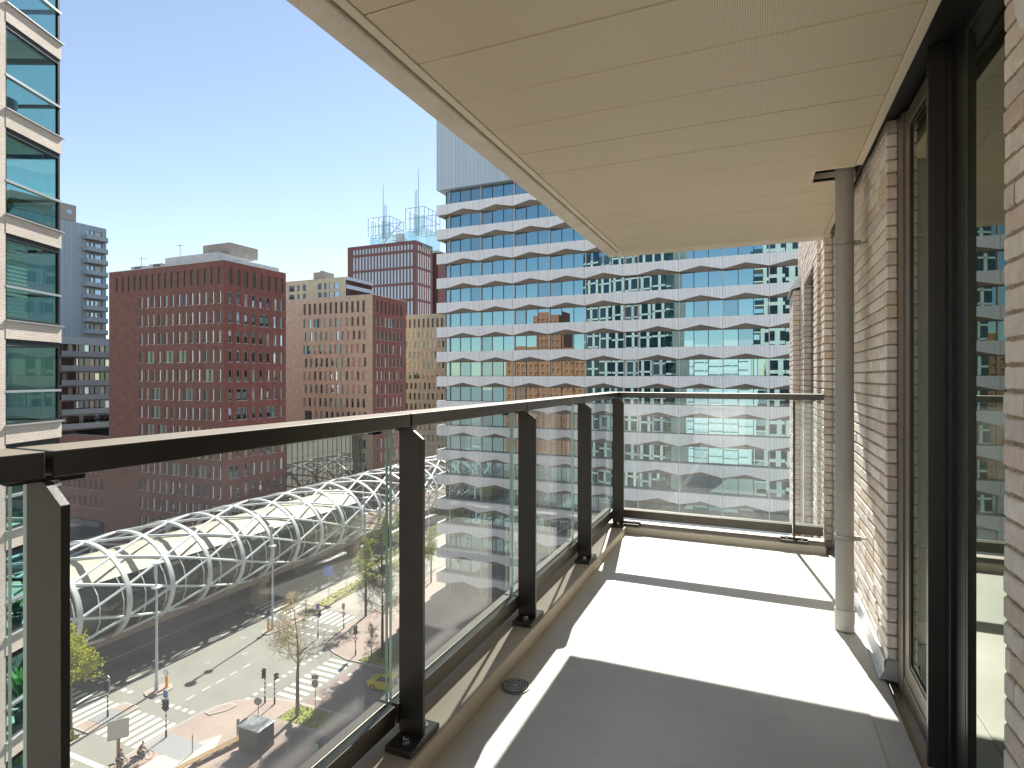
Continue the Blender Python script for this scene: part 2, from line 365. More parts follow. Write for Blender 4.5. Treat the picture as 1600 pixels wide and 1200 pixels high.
def brick_wall(name, planes, parent):
    """real bricks. planes: (o, u, n, length, z0, z1): face origin, run direction, outward normal; a mortar bed 9 mm behind"""
    mb = MB(); cols = []
    rnd = random.Random(hash(name) % 999 + len(planes))
    for (o, u, n, L, z0, z1, dep) in planes:
        o = Vector(o); u = Vector(u); n = Vector(n)
        i0 = int(math.floor((z0-FZ-.087)/CO)); zz = FZ+.087+i0*CO
        while zz < z1-.01:
            a, b = max(zz+.0046, z0), min(zz+CO-.0046, z1)
            x = -rnd.choice((0, .11, .055)) if L > .25 else 0
            while x < L-.004:
                ln = rnd.choice((.21, .21, .21, .10)) if L > .25 else L
                s0, s1 = max(x, 0), min(x+ln, L); x += ln+.009
                if s1-s0 < .015 or b-a < .01: continue
                j = rnd.uniform(-.0022, .0022); e = .004
                tone = rnd.choice(TONES); k = rnd.uniform(.93, 1.07)
                nf = len(mb.f)
                f0 = o+n*(j-e); f1 = o+n*j
                sk = rnd.uniform(-.0015, .0015)
                A = [f0-n*.03+u*s0+Vector((0,0,a)), f0-n*.03+u*s1+Vector((0,0,a+sk)), f0-n*.03+u*s1+Vector((0,0,b+sk)), f0-n*.03+u*s0+Vector((0,0,b))]
                B = [f0+u*s0+Vector((0,0,a)), f0+u*s1+Vector((0,0,a+sk)), f0+u*s1+Vector((0,0,b+sk)), f0+u*s0+Vector((0,0,b))]
                C = [f1+u*(s0+e)+Vector((0,0,a+e)), f1+u*(s1-e)+Vector((0,0,a+sk+e)), f1+u*(s1-e)+Vector((0,0,b+sk-e)), f1+u*(s0+e)+Vector((0,0,b-e))]
                i = len(mb.v); mb.v += [tuple(p) for p in A+B+C]
                flip = u.cross(Vector((0,0,1))).dot(n) < 0
                for q in ((8,9,10,11),(4,5,9,8),(5,6,10,9),(6,7,11,10),(7,4,8,11),(0,1,5,4),(1,2,6,5),(2,3,7,6),(3,0,4,7)):
                    q = q[::-1] if flip else q
                    mb.f.append(tuple(i+t for t in q)); mb.m.append(0)
                cols += [tuple(c*k for c in tone)]*(len(mb.f)-nf)
            zz += CO
        # mortar bed as a real slab behind the brick faces
        nf = len(mb.f)
        p0 = o-n*.0065; p1 = o-n*dep
        ei = .012 if L > .25 else .002
        q = [p0+u*ei+Vector((0,0,z0)), p0+u*(L-ei)+Vector((0,0,z0)), p1+u*(L-ei)+Vector((0,0,z0)), p1+u*ei+Vector((0,0,z0))]
        mb.hexa(q+[v+Vector((0,0,z1-z0)) for v in q], 1)
        cols += [(.3,.22,.15)]*(len(mb.f)-nf)
    ob = mb.build(name, [M['facebrick'], M['mortar']], parent)
    me = ob.data; ca = me.color_attributes.new('tone', 'FLOAT_COLOR', 'CORNER')
    for p_ in me.polygons:
        for li in p_.loop_indices: ca.data[li].color = (*cols[p_.index], 1)
    return ob

home = thing('apartment_building', 'light brick apartment building carrying the foreground balcony, its brick wall at right', 'building', (4, 3, GZ))
# slab edge, floor, kerb
mb = MB(); mb.box(-1.30, .9, -1.4, 5.06, -1.62, -1.375); mb.build('balcony_slab', M['concrete'], home)
mb = MB()
ys = [-1.4, 2.5, 3.3, 4.1, 4.82]
def floor_strip(x0, x1, dz, y0=-1.4):
    mb = MB()
    yy = [y0]+[y for y in ys if y > y0]
    for a, b in zip(yy[:-1], yy[1:]):
        mb.hexa([(x0,a,-1.375),(x1,a,-1.375),(x1,b,-1.375),(x0,b,-1.375),(x0,a,fz(a)+dz),(x1,a,fz(a)+dz),(x1,b,fz(b)+dz),(x0,b,fz(b)+dz)])
    return mb
floor_strip(-.885, .40, 0).build('balcony_floor', M['floor'], home)
floor_strip(-1.036, -.885, -.003).build('drainage_margin', M['floor_s'], home)
floor_strip(.40, .505, -.003).build('wall_margin', M['floor_s'], home)
mb = MB()
mb.hexa([(-1.295,-1.4,-1.375),(-1.035,-1.4,-1.375),(-1.035,4.815,-1.375),(-1.295,5.055,-1.375),(-1.295,-1.4,-1.249),(-1.035,-1.4,-1.249),(-1.035,4.815,-1.249),(-1.295,5.055,-1.249)])
mb.hexa([(-1.035,4.815,-1.375),(.446,4.815,-1.375),(.446,5.055,-1.375),(-1.295,5.055,-1.375),(-1.035,4.815,-1.249),(.446,4.815,-1.249),(.446,5.055,-1.249),(-1.295,5.055,-1.249)])
mb.build('kerb', plain('cream_kerb_coating', (.55,.485,.385), .55, 0, .12, 3), home, bevel=.006)

# ceiling
CZ = 1.07
mb = MB()
mb.box(-1.235, -1.128, -1.4, 5.05, CZ-.004, CZ+.24)                       # concrete edge of the slab above
mb.box(-1.128, .70, 4.94, 5.05, CZ+.03, CZ+.24)
mb.box(-1.128, .70, -1.4, 4.94, CZ+.10, CZ+.24)
ce = mb.build('upper_slab', M['concrete'], home, bevel=.008)
mb = MB(); y = 1.682-.2917*10
cut = (.262, .44, 3.36, 3.56)
while y < 4.86:
    a, b = y+.0022, min(y+.2917-.0022, 4.888)
    segs = [(-1.075, .438, a, b)]
    if a < cut[3] and b > cut[2]:
        segs = [(-1.075, cut[0], a, b)]
        if a < cut[2]: segs.append((cut[0], .438, a, cut[2]))
        if b > cut[3]: segs.append((cut[0], .438, cut[3], b))
    for s in segs: mb.box(s[0], s[1], s[2], s[3], CZ, CZ+.02)
    y += .2917
mb.build('ceiling_panels', M['soffit'], home, bevel=.0035)
mb = MB()
mb.box(-1.110, -1.0765, -1.4, 4.89, CZ-.004, CZ+.03); mb.box(-1.135, .49, 4.891, 5.051, CZ-.005, CZ+.028)
mb.box(.4395, .471, -1.4, 3.345, CZ-.004, CZ+.05); mb.box(.4395, .471, 3.575, 4.89, CZ-.004, CZ+.05)
mb.box(cut[0]-.018, cut[0], cut[2]-.018, cut[3]+.018, CZ-.004, CZ+.05); mb.box(cut[0], .4395, cut[2]-.018, cut[2], CZ-.004, CZ+.05); mb.box(cut[0], .4395, cut[3], cut[3]+.018, CZ-.004, CZ+.05)
mb.build('ceiling_trim', M['trim'], home, bevel=.002)
mb = MB(); mb.box(-1.128, .60, -1.4, 4.9, CZ+.06, CZ+.098); mb.box(-1.07, .43, -1.4, 3.33, CZ+.0205, CZ+.03, 1); mb.box(-1.07, .43, 3.59, 4.88, CZ+.0205, CZ+.03, 1)
mb.build('ceiling_void', [M['black'], M['trim']], home)

# brick walls
brick_wall('brick_pier', [((WX, 4.985, 0), (0,-1,0), (-1,0,0), 2.014, FZ+.085, 1.30, .2), ((WX, 2.971, 0), (1,0,0), (0,-1,0), .042, FZ+.085, 1.112, .03)], home)
brick_wall('brick_wall', [((WX, 1.646, 0), (0,-1,0), (-1,0,0), 2.4, FZ-.02, 1.20, .2), ((WX+.002, 1.646, 0), (1,0,0), (0,1,0), .10, FZ-.02, 1.2, .05)], home)
# stepped brick facade beyond the end of the balcony
brick_wall('facade_pier', [((.4475, 4.978, 0), (1,0,0), (0,-1,0), .055, -4.5, 2.6, .06), ((.4475, 5.317, 0), (0,-1,0), (-1,0,0), .339, -4.5, 2.6, .2),
    ((.425, 5.32, 0), (1,0,0), (0,-1,0), .022, -4.5, 2.6, .05), ((.425, 5.65, 0), (0,-1,0), (-1,0,0), .33, -4.5, 2.6, .2)], home)
brick_wall('facade_wall', [((.425, 7.88, 0), (0,-1,0), (-1,0,0), 1.02, -4.5, 2.6, .2), ((.425, 6.86, 0), (1,0,0), (0,-1,0), .075, -4.5, .986, .06),
    ((.425, 6.86, 0), (0,-1,0), (-1,0,0), 1.21, .986, 2.6, .2), ((.35, 8.35, 0), (0,-1,0), (-1,0,0), .9, -4.5, 1.02, .2), ((.35, 7.45, 0), (1,0,0), (0,-1,0), .07, -4.5, 1.02, .05)], home)
mb = MB(); mb.hexa([(.325,7.43,1.02),(.425,7.43,1.05),(.425,8.37,1.05),(.325,8.37,1.02),(.325,7.43,1.04),(.425,7.43,1.20),(.425,8.37,1.20),(.325,8.37,1.04)])
mb.build('coping', M['galv'], home)
mb = MB(); mb.box(.49, .56, 5.65, 6.86, -4.5, .985); mb.build('narrow_window', M['dark_glass'], home)
mb = MB(); mb.box(.503, .511, 4.966, 4.984, FZ, 1.2); mb.build('movement_joint', M['rubber'], home)
mb = MB(); mb.box(.5025, .5065, 4.955, 4.965, FZ, 1.1); mb.build('joint_strip', M['offwhite'], home)
# flashing along the foot of the wall
mb = MB()
def flash(y0, y1):
    a, b = fz(y0), fz(y1)
    pr = [(.480,0.003),(.492,.010),(.499,.045),(.4985,.088),(.5075,.090)]
    mb.sweep([[(x, y0, a+z) for x, z in pr]+[(.52, y0, a)], [(x, y1, b+z) for x, z in pr]+[(.52, y1, b)]])
flash(2.962, 4.96); mb.poly([(.480,2.962,fz(2.962)+.003),(.499,2.962,fz(2.96)+.045),(.5075,2.962,fz(2.96)+.09),(.55,2.962,fz(2.96)+.09),(.55,2.962,fz(2.96))][::-1])
mb.build('flashing', M['galv'], home)

# glazed sidelight
win = thing('x', 'x', 'x'); bpy.data.objects.remove(win)
mb = MB()
mb.box(.5485, .70, 2.87, 2.966, FZ, 1.115); mb.box(.556, .70, 2.795, 2.8695, FZ, 1.10)                       # far stile, two steps
mb.box(.556, .70, 2.39, 2.7945, 1.035, 1.10); mb.box(.556, .70, 2.39, 2.7945, FZ+.078, FZ+.148); mb.box(.552, .70, 2.39, 2.8695, FZ+.004, FZ+.0765)
sw = mb.build('sidelight_frame', M['bronze'], home, bevel=.002)
mb = MB()
mb.box(.560, .60, 2.783, 2.7945, FZ+.1485, 1.0345); mb.box(.560, .60, 2.39, 2.783, 1.018, 1.0345); mb.box(.560, .60, 2.39, 2.783, FZ+.1485, FZ+.165)
mb.build('gasket', M['black'], sw)
mb = MB(); mb.box(.5645, .585, 2.391, 2.783, FZ+.16, 1.02); mb.build('glass_pane', M['glass_door'], sw)
# sliding door
mb = MB()
mb.box(.5255, .70, 2.366, 2.3895, FZ+.002, 1.17, 1); mb.box(.573, .70, 2.31, 2.3655, FZ+.002, 1.17, 0)
mb.box(.588, .70, 2.213, 2.3095, FZ+.002, 1.17, 0)
mb.box(.588, .70, .3, 2.2125, 1.08, 1.17, 0); mb.box(.588, .70, .3, 2.2125, FZ+.002, FZ+.05, 0)
dr = mb.build('sliding_door_frame', [M['black'], plain('dark_frame_front', (.035,.031,.027), .4, 0, .1)], home, bevel=.002)
mb = MB(); mb.box(.5925, .62, .3, 2.2125, FZ+.05, 1.08); mb.build('glass_pane', M['glass_door'], dr)
mb = MB(); mb.box(.5895, .5922, 2.197, 2.2125, FZ+.05, 1.08); mb.build('spacer', plain('green_spacer', (.03,.05,.035), .3), dr)
mb = MB(); mb.box(.49, .62, -1.4, 2.965, 1.172, 1.29); mb.box(.48, .5, -1.4, 4.9, 1.115, 1.16); mb.build('window_head', M['black'], home)
mb = MB(); mb.box(.71, .76, -1.4, 3.2, FZ-.1, 1.3); mb.build('inner_wall', M['black'], home)

# the rest of the building: what the office glass and neighbours reflect
M['lightbrick'] = brickmat('light_brick', (.68,.61,.53), (.60,.54,.47), (.42,.36,.30), .22, .0625, .012, .12, .5, .5)
mb = MB()
mb.box(.80, 16, -24, 8.3, GZ, -4.5); mb.box(.80, 16, -24, 8.3, 2.6, 34); mb.box(.80, 16, 3.2, 8.3, -4.49, 2.59); mb.box(.80, 16, -24, -1.5, -4.49, 2.59)
mb.build('tower_body', M['lightbrick'], home)
for k in range(-10, 11):
    if k in (0, 1): continue
    z = -1.33+3.05*k+.05*(k > 0)
    mb = MB(); mb.box(-1.25, .79, -1.4, 5.0, z-.27, z); mb.box(-1.25, -1.19, -1.4, 5.0, z+.001, z+1.1, 1); mb.box(-1.189, .79, 4.94, 5.0, z+.001, z+1.1, 1)
    mb.build('balcony', [M['concrete'], M['dark_glass2']], home)
wm_ = None
for k in range(-10, 11):
    for x in (1.6, 4.4, 7.4, 10.4, 13.2):
        if wm_ is None:
            mb = MB(); mb.box(0, 1.7, 0, .05, 0, 2.2); o_ = mb.build('window', M['dark_glass'], None); wm_ = o_.data
        else: o_ = bpy.data.objects.new('window', wm_); COL.objects.link(o_)
        o_.parent = home; o_.location = Vector((x, 8.31, -1.33+3.05*k+.4))-parent_base(home)

# downpipe
pipe = thing('drainpipe', 'grey round drainpipe standing on the balcony floor in front of the brick wall', 'pipe', (.405, 3.46, fz(3.46)))
mb = MB(); zb = fz(3.46)
mb.lathe((.405,3.46,zb), [(.0,.10),(.0435,.10),(.0435,2.55)], 40)
mb.build('pipe', M['grey_pvc'], pipe, smooth=True)
mb = MB(); mb.lathe((.405,3.46,zb), [(.045,.004),(.0475,.004),(.0475,.106),(.0465,.112),(.043,.112)], 40); mb.build('socket', plain('lighter_grey_pvc', (.46,.44,.41), .45, 0, .1, 8), pipe, smooth=True)
for z in (.70, -.835):
    mb = MB(); mb.lathe((.405,3.46,z), [(.0435,-.013),(.0465,-.013),(.0465,-.009),(.0455,-.007),(.0455,.007),(.0465,.009),(.0465,.013),(.0435,.013)], 32)
    mb.box(.446, .478, 3.447, 3.473, z-.011, z+.011); mb.tube((.478,3.46,z), (.512,3.46,z), .0045)
    mb.tube((.43,3.425,z), (.43,3.41,z), .004)
    mb.build('pipe_clamp', plain('grey_clamp', (.30,.29,.27), .4, .3, .05), pipe, smooth=True)
# floor drain
dx, dy = -.968, 2.285
drain = thing('floor_drain', 'round grey slotted drain cover sunk in the balcony floor beside the kerb', 'drain', (dx, dy, fz(dy)))
mb = MB(); mb.lathe((dx,dy,FZ-.003), [(.0,.001),(.052,.001),(.057,.007),(.062,.006),(.064,.0)], 36)
mb.build('rim', plain('drain_rim', (.20,.19,.17), .5, .1, .2), drain, smooth=True)
mb = MB()
for (r0, r1, n, gp) in ((.006,.011,1,0),(.0155,.021,8,.25),(.026,.0325,10,.2),(.0375,.0435,12,.2)):
    for k in range(n):                 # bars between slots: plate minus slots, built as ring sectors
        pass
rr = [0, .013, .0185, .0245, .030, .036, .042, .050]
seg = 72
for q in range(len(rr)-1):
    r0, r1 = rr[q], rr[q+1]
    slot = q in (1, 3, 5)
    for k in range(seg):
        per = {1: 12, 3: 9, 5: 8}.get(q, 9)
        if slot and (k+q*2) % per not in (0, 1) : continue
        t0, t1 = 2*math.pi*k/seg, 2*math.pi*(k+1)/seg
        z = fz(dy)+.0055
        mb.quad((dx+r0*math.cos(t0),dy+r0*math.sin(t0),z),(dx+r1*math.cos(t0),dy+r1*math.sin(t0),z),(dx+r1*math.cos(t1),dy+r1*math.sin(t1),z),(dx+r0*math.cos(t1),dy+r0*math.sin(t1),z))
g = mb.build('grate', plain('drain_grate', (.36,.37,.38), .4, .3, .15), drain)
g.modifiers.new('solid', 'SOLIDIFY').thickness = .003
mb = MB(); mb.lathe((dx,dy,fz(dy)), [(0,-.0015),(.05,-.0015)], 30); mb.build('drain_pit', M['rubber'], drain)
# wall lamp by the door
lamp = thing('wall_lamp', 'white rounded wall lamp on the brick beside the door, at the upper right corner', 'lamp', (WX, 1.325, .755))
mb = MB()
rp = [(.016,.048),(.034,.050),(.046,.040),(.05,.02),(.05,-.2),(.046,-.22),(.034,-.23),(.016,-.228)]
ring = lambda y, s: [(WX-.002-.075*1, y, 0)]
pts = []
for k in range(12):
    t = 2*math.pi*k/12; pts.append((math.cos(t)*.078, (math.sin(t)*.135)))
cy_, cz_ = 1.325, .755
mb.sweep([[(WX+.002, cy_+a, cz_+b) for a, b in pts], [(WX-.045, cy_+a, cz_+b) for a, b in pts], [(WX-.065, cy_+a*.85, cz_+b*.9) for a, b in pts], [(WX-.072, cy_+a*.4, cz_+b*.5) for a, b in pts]])
mb.poly([(WX-.072, cy_+a*.4, cz_+b*.5) for a, b in pts])
mb.build('lamp_cover', plain('white_lamp_plastic', (.75,.76,.74), .35, 0, .02), lamp, smooth=True)

# ------------------------------------------------------------------ railing
rail = thing('balcony_railing', 'dark bronze balcony railing with glass panels along the left side and the far end', 'railing', (-1.1, 2.5, -1.249))
RT, RB_ = -.125, -.171
RX0, RX1 = -1.225, -1.109; RY0, RY1 = 4.886, 5.002
PY = [-.48, .585, 1.695, 2.77, 3.83]
def handrail(y0, y1, mitre=False):
    mb = MB()
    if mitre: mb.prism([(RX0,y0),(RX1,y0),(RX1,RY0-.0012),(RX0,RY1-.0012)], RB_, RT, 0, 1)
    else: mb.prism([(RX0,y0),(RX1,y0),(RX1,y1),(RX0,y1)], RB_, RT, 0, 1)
    return mb
brk = [-1.4, .588, 1.692, 2.772, 3.832]
gaps = [.006, .0045, .003, .003]
for k in range(4):
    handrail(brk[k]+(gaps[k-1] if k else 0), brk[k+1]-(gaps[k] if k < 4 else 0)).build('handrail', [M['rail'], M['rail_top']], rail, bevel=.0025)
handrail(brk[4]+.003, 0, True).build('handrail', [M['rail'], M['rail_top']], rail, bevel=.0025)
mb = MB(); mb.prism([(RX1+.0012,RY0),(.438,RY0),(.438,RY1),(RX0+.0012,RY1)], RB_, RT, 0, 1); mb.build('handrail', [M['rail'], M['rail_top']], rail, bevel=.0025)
KT = -1.249
def post(y, corner=False):
    z0 = KT+.022; t = .007
    out = [(-1.156, z0), (-1.060, z0), (-1.060, -.212), (-1.107, RB_-.006), (-1.156, RB_-.006)]
    mb = MB(); mb.sweep([[(x, y-t, z) for x, z in out], [(x, y+t, z) for x, z in out]])
    mb.poly([(x, y-t, z) for x, z in out]); mb.poly([(x, y+t, z) for x, z in out][::-1])
    p = mb.build('post', M['steel'], rail, bevel=.0012)
    mb = MB(); mb.box(-1.15, -1.048, y-.10, y+.085, KT+.001, KT+.0215); pl = mb.build('base_plate', M['steel'], p, bevel=.002)
    mb = MB(); mb.box(-1.14, -1.12, y-.05, y+.05, RB_-.006, RB_-.0005); mb.build('saddle', M['black'], p)
    for s in (-.055, .05):
        mb = MB(); c = (-1.095, y+s, KT+.0215)
        mb.lathe(c, [(.0,.0),(.019,.0),(.019,.0035),(.0,.0035)], 20); mb.lathe(c, [(.0115,.003),(.0115,.014),(.009,.0165),(0,.0165)], 6); mb.build('bolt', M['bolt'], p)
for y in PY: post(y)
# corner post and end-rail post
post(4.845)
def fpost(x):
    z0 = KT+.022; t = .006
    out = [(4.932, z0), (4.836, z0), (4.836, -.212), (4.883, RB_-.006), (4.932, RB_-.006)]
    mb = MB(); mb.sweep([[(x-t, y, z) for y, z in out], [(x+t, y, z) for y, z in out]]); mb.poly([(x-t, y, z) for y, z in out][::-1]); mb.poly([(x+t, y, z) for y, z in out])
    p = mb.build('post', M['steel'], rail, bevel=.0012)
    mb = MB(); mb.box(x-.095, x+.095, 4.826, 4.925, KT+.001, KT+.0215); mb.build('base_plate', M['steel'], p, bevel=.002)
    for s in (-.052, .052):
        mb = MB(); c = (x+s, 4.868, KT+.0215)
        mb.lathe(c, [(.0,.0),(.019,.0),(.019,.0035),(.0,.0035)], 20); mb.lathe(c, [(.0115,.003),(.0115,.014),(.009,.0165),(0,.0165)], 6); mb.build('bolt', M['bolt'], p)
fpost(.236)
mb = MB(); mb.box(-1.045, -.93, 4.826, 4.925, KT+.001, KT+.0215); cp = mb.build('corner_plate', M['steel'], rail, bevel=.002)
mb = MB(); c = (-.975, 4.868, KT+.0215); mb.lathe(c, [(.0,.0),(.019,.0),(.019,.0035),(.0,.0035)], 20); mb.lathe(c, [(.0115,.003),(.0115,.014),(.009,.0165),(0,.0165)], 6); mb.build('bolt', M['bolt'], cp)
# glass and bottom rails, one per bay
GZ0, GZ1 = -1.15, -.178
def pane_x(y0, y1):
    mb = MB(); x0, x1 = -1.195, -1.184
    mb.box(x0, x1, y0, y1, GZ0, GZ1, 0)
    mb.m[-6:] = [1, 1, 1, 0, 1, 0]
    mb.build('glass_panel', [M['glass_bal'], M['glass_edge']], rail)
    b = MB(); b.box(-1.235, -1.1965, y0-.004, y1+.004, -1.203, -1.134); b.box(-1.1825, -1.157, y0-.004, y1+.004, -1.203, -1.134); b.box(-1.1964, -1.1826, y0-.004, y1+.004, -1.203, -1.162)
    b.build('bottom_rail', M['rail_low'], rail, bevel=.0015)
    for yy in (y0+.07, y1-.07):
        q = MB(); q.box(-1.2, -1.178, yy-.022, yy+.022, GZ1-.012, RB_-.0005); q.build('glass_clip', M['black'], rail)
bounds = [-.48, .580, 1.672, 2.752, 3.812, 4.93]
for a, b in zip(bounds[:-1], bounds[1:]): pane_x(a+.012, b-.010)
pane_x(-1.4, -.49)
def pane_y(x0, x1):
    mb = MB(); mb.box(x0, x1, 4.961, 4.972, GZ0, GZ1, 0); mb.m[-6:] = [1, 1, 0, 1, 0, 1]
    mb.build('glass_panel', [M['glass_far'], M['glass_edge']], rail)
    b = MB(); b.box(x0-.004, x1+.004, 4.9735, 5.012, -1.203, -1.134); b.box(x0-.004, x1+.004, 4.933, 4.9595, -1.203, -1.134); b.box(x0-.004, x1+.004, 4.9596, 4.9734, -1.203, -1.162)
    b.build('bottom_rail', M['rail_low'], rail, bevel=.0015)
pane_y(-1.155, .222); pane_y(.245, .432)
# ================================================================== CITY
M['redbrick'] = brickmat('dark_red_brick', (.215,.095,.075), (.165,.075,.06), (.17,.12,.10), .25, .07, .012, .24, .9, 0)
M['redbrick2'] = brickmat('brown_red_brick', (.275,.09,.075), (.22,.075,.064), (.17,.11,.10), .25, .07, .012, .24, .9, 0)
M['beigebrick'] = brickmat('beige_brick', (.72,.625,.44), (.62,.535,.37), (.54,.47,.35), .25, .07, .012, .17, .9, 0)
M['redbrick3'] = brickmat('far_dark_red_brick', (.20,.092,.088), (.165,.078,.075), (.16,.10,.10), .25, .07, .012, .15, .5, 0)
M['beigebrick2'] = brickmat('pale_grey_beige_brick', (.50,.455,.365), (.43,.395,.315), (.4,.36,.3), .25, .07, .012, .17, .9, 0)
M['roof'] = plain('roof_gravel', (.30,.28,.25), .95, 0, .15, .5)
M['roofbox'] = plain('roof_plant_white', (.55,.57,.58), .6, 0, .12, 1)

def facade(mb, o, u, n, W, z0, z1, ops, dep, mi=0, mr=0):
    """wall with real openings: ops = (u0, u1, za, zb)"""
    o = Vector(o); u = Vector(u); n = Vector(n)
    us = sorted({0.0, W} | {round(q, 4) for p in ops for q in p[:2]}); zs = sorted({z0, z1} | {round(q, 4) for p in ops for q in p[2:4]})
    flip = u.cross(Vector((0,0,1))).dot(n) < 0
    P = lambda a, z, d=0: o+u*a+Vector((0,0,z-o.z))-n*d
    def quad(a, b, c, d, m, uv):
        if flip: mb.quad(a, d, c, b, m, (uv[0], uv[3], uv[2], uv[1]))
        else: mb.quad(a, b, c, d, m, uv)
    opset = [(round(p[0],4), round(p[1],4), round(p[2],4), round(p[3],4)) for p in ops]
    for zi in range(len(zs)-1):
        za, zb = zs[zi], zs[zi+1]; zm = (za+zb)/2
        row = [p for p in opset if p[2] <= zm <= p[3]]
        run = None
        for ui in range(len(us)-1):
            a, b = us[ui], us[ui+1]; um = (a+b)/2
            hole = any(p[0] <= um <= p[1] for p in row)
            if not hole:
                run = (run[0] if run else a, b)
            if run and (hole or ui == len(us)-2):
                quad(P(run[0],za), P(run[1],za), P(run[1],zb), P(run[0],zb), mi, ((run[0],za),(run[1],za),(run[1],zb),(run[0],zb))); run = None
    for a, b, c, d in opset:
        quad(P(a,c), P(a,d), P(a,d,dep), P(a,c,dep), mr, ((0,c),(0,d),(dep,d),(dep,c)))
        quad(P(b,d), P(b,c), P(b,c,dep), P(b,d,dep), mr, ((0,d),(0,c),(dep,c),(dep,d)))
        quad(P(b,c), P(a,c), P(a,c,dep), P(b,c,dep), mr, ((b,0),(a,0),(a,dep),(b,dep)))
        quad(P(a,d), P(b,d), P(b,d,dep), P(a,d,dep), mr, ((a,0),(b,0),(b,dep),(a,dep)))

def win_mesh(w, h, kind):
    """window seen from outside along +y: frame, dark glass, pale opening leaf or louvre"""
    mb = MB(); t = .05; g = .03
    if kind == 'louvre':
        mb.box(0, w, .02, .06, 0, h, 1)
        n = max(4, int(h/.14))
        for k in range(n): mb.box(.03, w-.03, .0, .02, h*(k+.2)/n, h*(k+.7)/n, 1)
    else:
        mb.box(0, t, 0, .08, 0, h, 2); mb.box(w-t, w, 0, .08, 0, h, 2); mb.box(t, w-t, 0, .08, h-t, h, 2); mb.box(t, w-t, 0, .08, 0, t, 2)
        sp = {'split': .58, 'split2': .45, 'wide': .42, 'plain': 1.0, 'curtain': 1.0, 'blue': 1.0, 'pale': 0.0}[kind]
        m1 = {'curtain': 3, 'blue': 4}.get(kind, 0)
        x1 = t+(w-2*t)*sp
        if sp > 0: mb.box(t, x1, g, g+.02, t, h-t, m1)
        if kind == 'wide':
            x2 = x1+(w-t-x1)*.45
            mb.box(x1, x2, 0.01, .07, t, h-t, 1); mb.box(x2, w-t, g, g+.02, t, h-t, 0)
        elif sp < 1: mb.box(x1, w-t, -.06, .05, t, h-t, 5)
        mb.box(-.04, w+.04, -.22, .0, -.05, 0, 2)
    return mb

_wm = {}
def add_windows(parent, specs, rot, mats, limit=100, name='window', keep=None):
    """specs: (x, y, z, w, h, kind) lower-left-front corner of each pane in the opening; the nearest `limit` become parts, the rest one stuff part"""
    rest = MB()
    base = parent_base(parent)
    for i, (x, y, z, w, h, kind) in enumerate(specs):
        key = (round(w,3), round(h,3), kind, mats[0].name, mats[2].name)
        if i < limit:
            if key not in _wm:
                ob = win_mesh(w, h, kind).build(name, mats, None); _wm[key] = ob.data
            else:
                ob = bpy.data.objects.new(name, _wm[key]); COL.objects.link(ob)
            ob.parent = parent; ob.location = Vector((x, y, z))-base; ob.rotation_euler = (0,0,rot)
        else:
            mb = win_mesh(w, h, kind); c, s = math.cos(rot), math.sin(rot); k = len(rest.v)
            rest.v += [(x+c*p[0]-s*p[1], y+s*p[0]+c*p[1], z+p[2]) for p in mb.v]
            rest.f += [tuple(k+q for q in f) for f in mb.f]; rest.m += mb.m
    if rest.v:
        o = rest.build('far_windows', mats, parent); o['kind'] = 'stuff'
WM = [M['dark_glass2'], M['louvre'], M['pale'], M['curtain'], M['sky_glass'], plain('white_leaf', (.78,.78,.74), .4)]

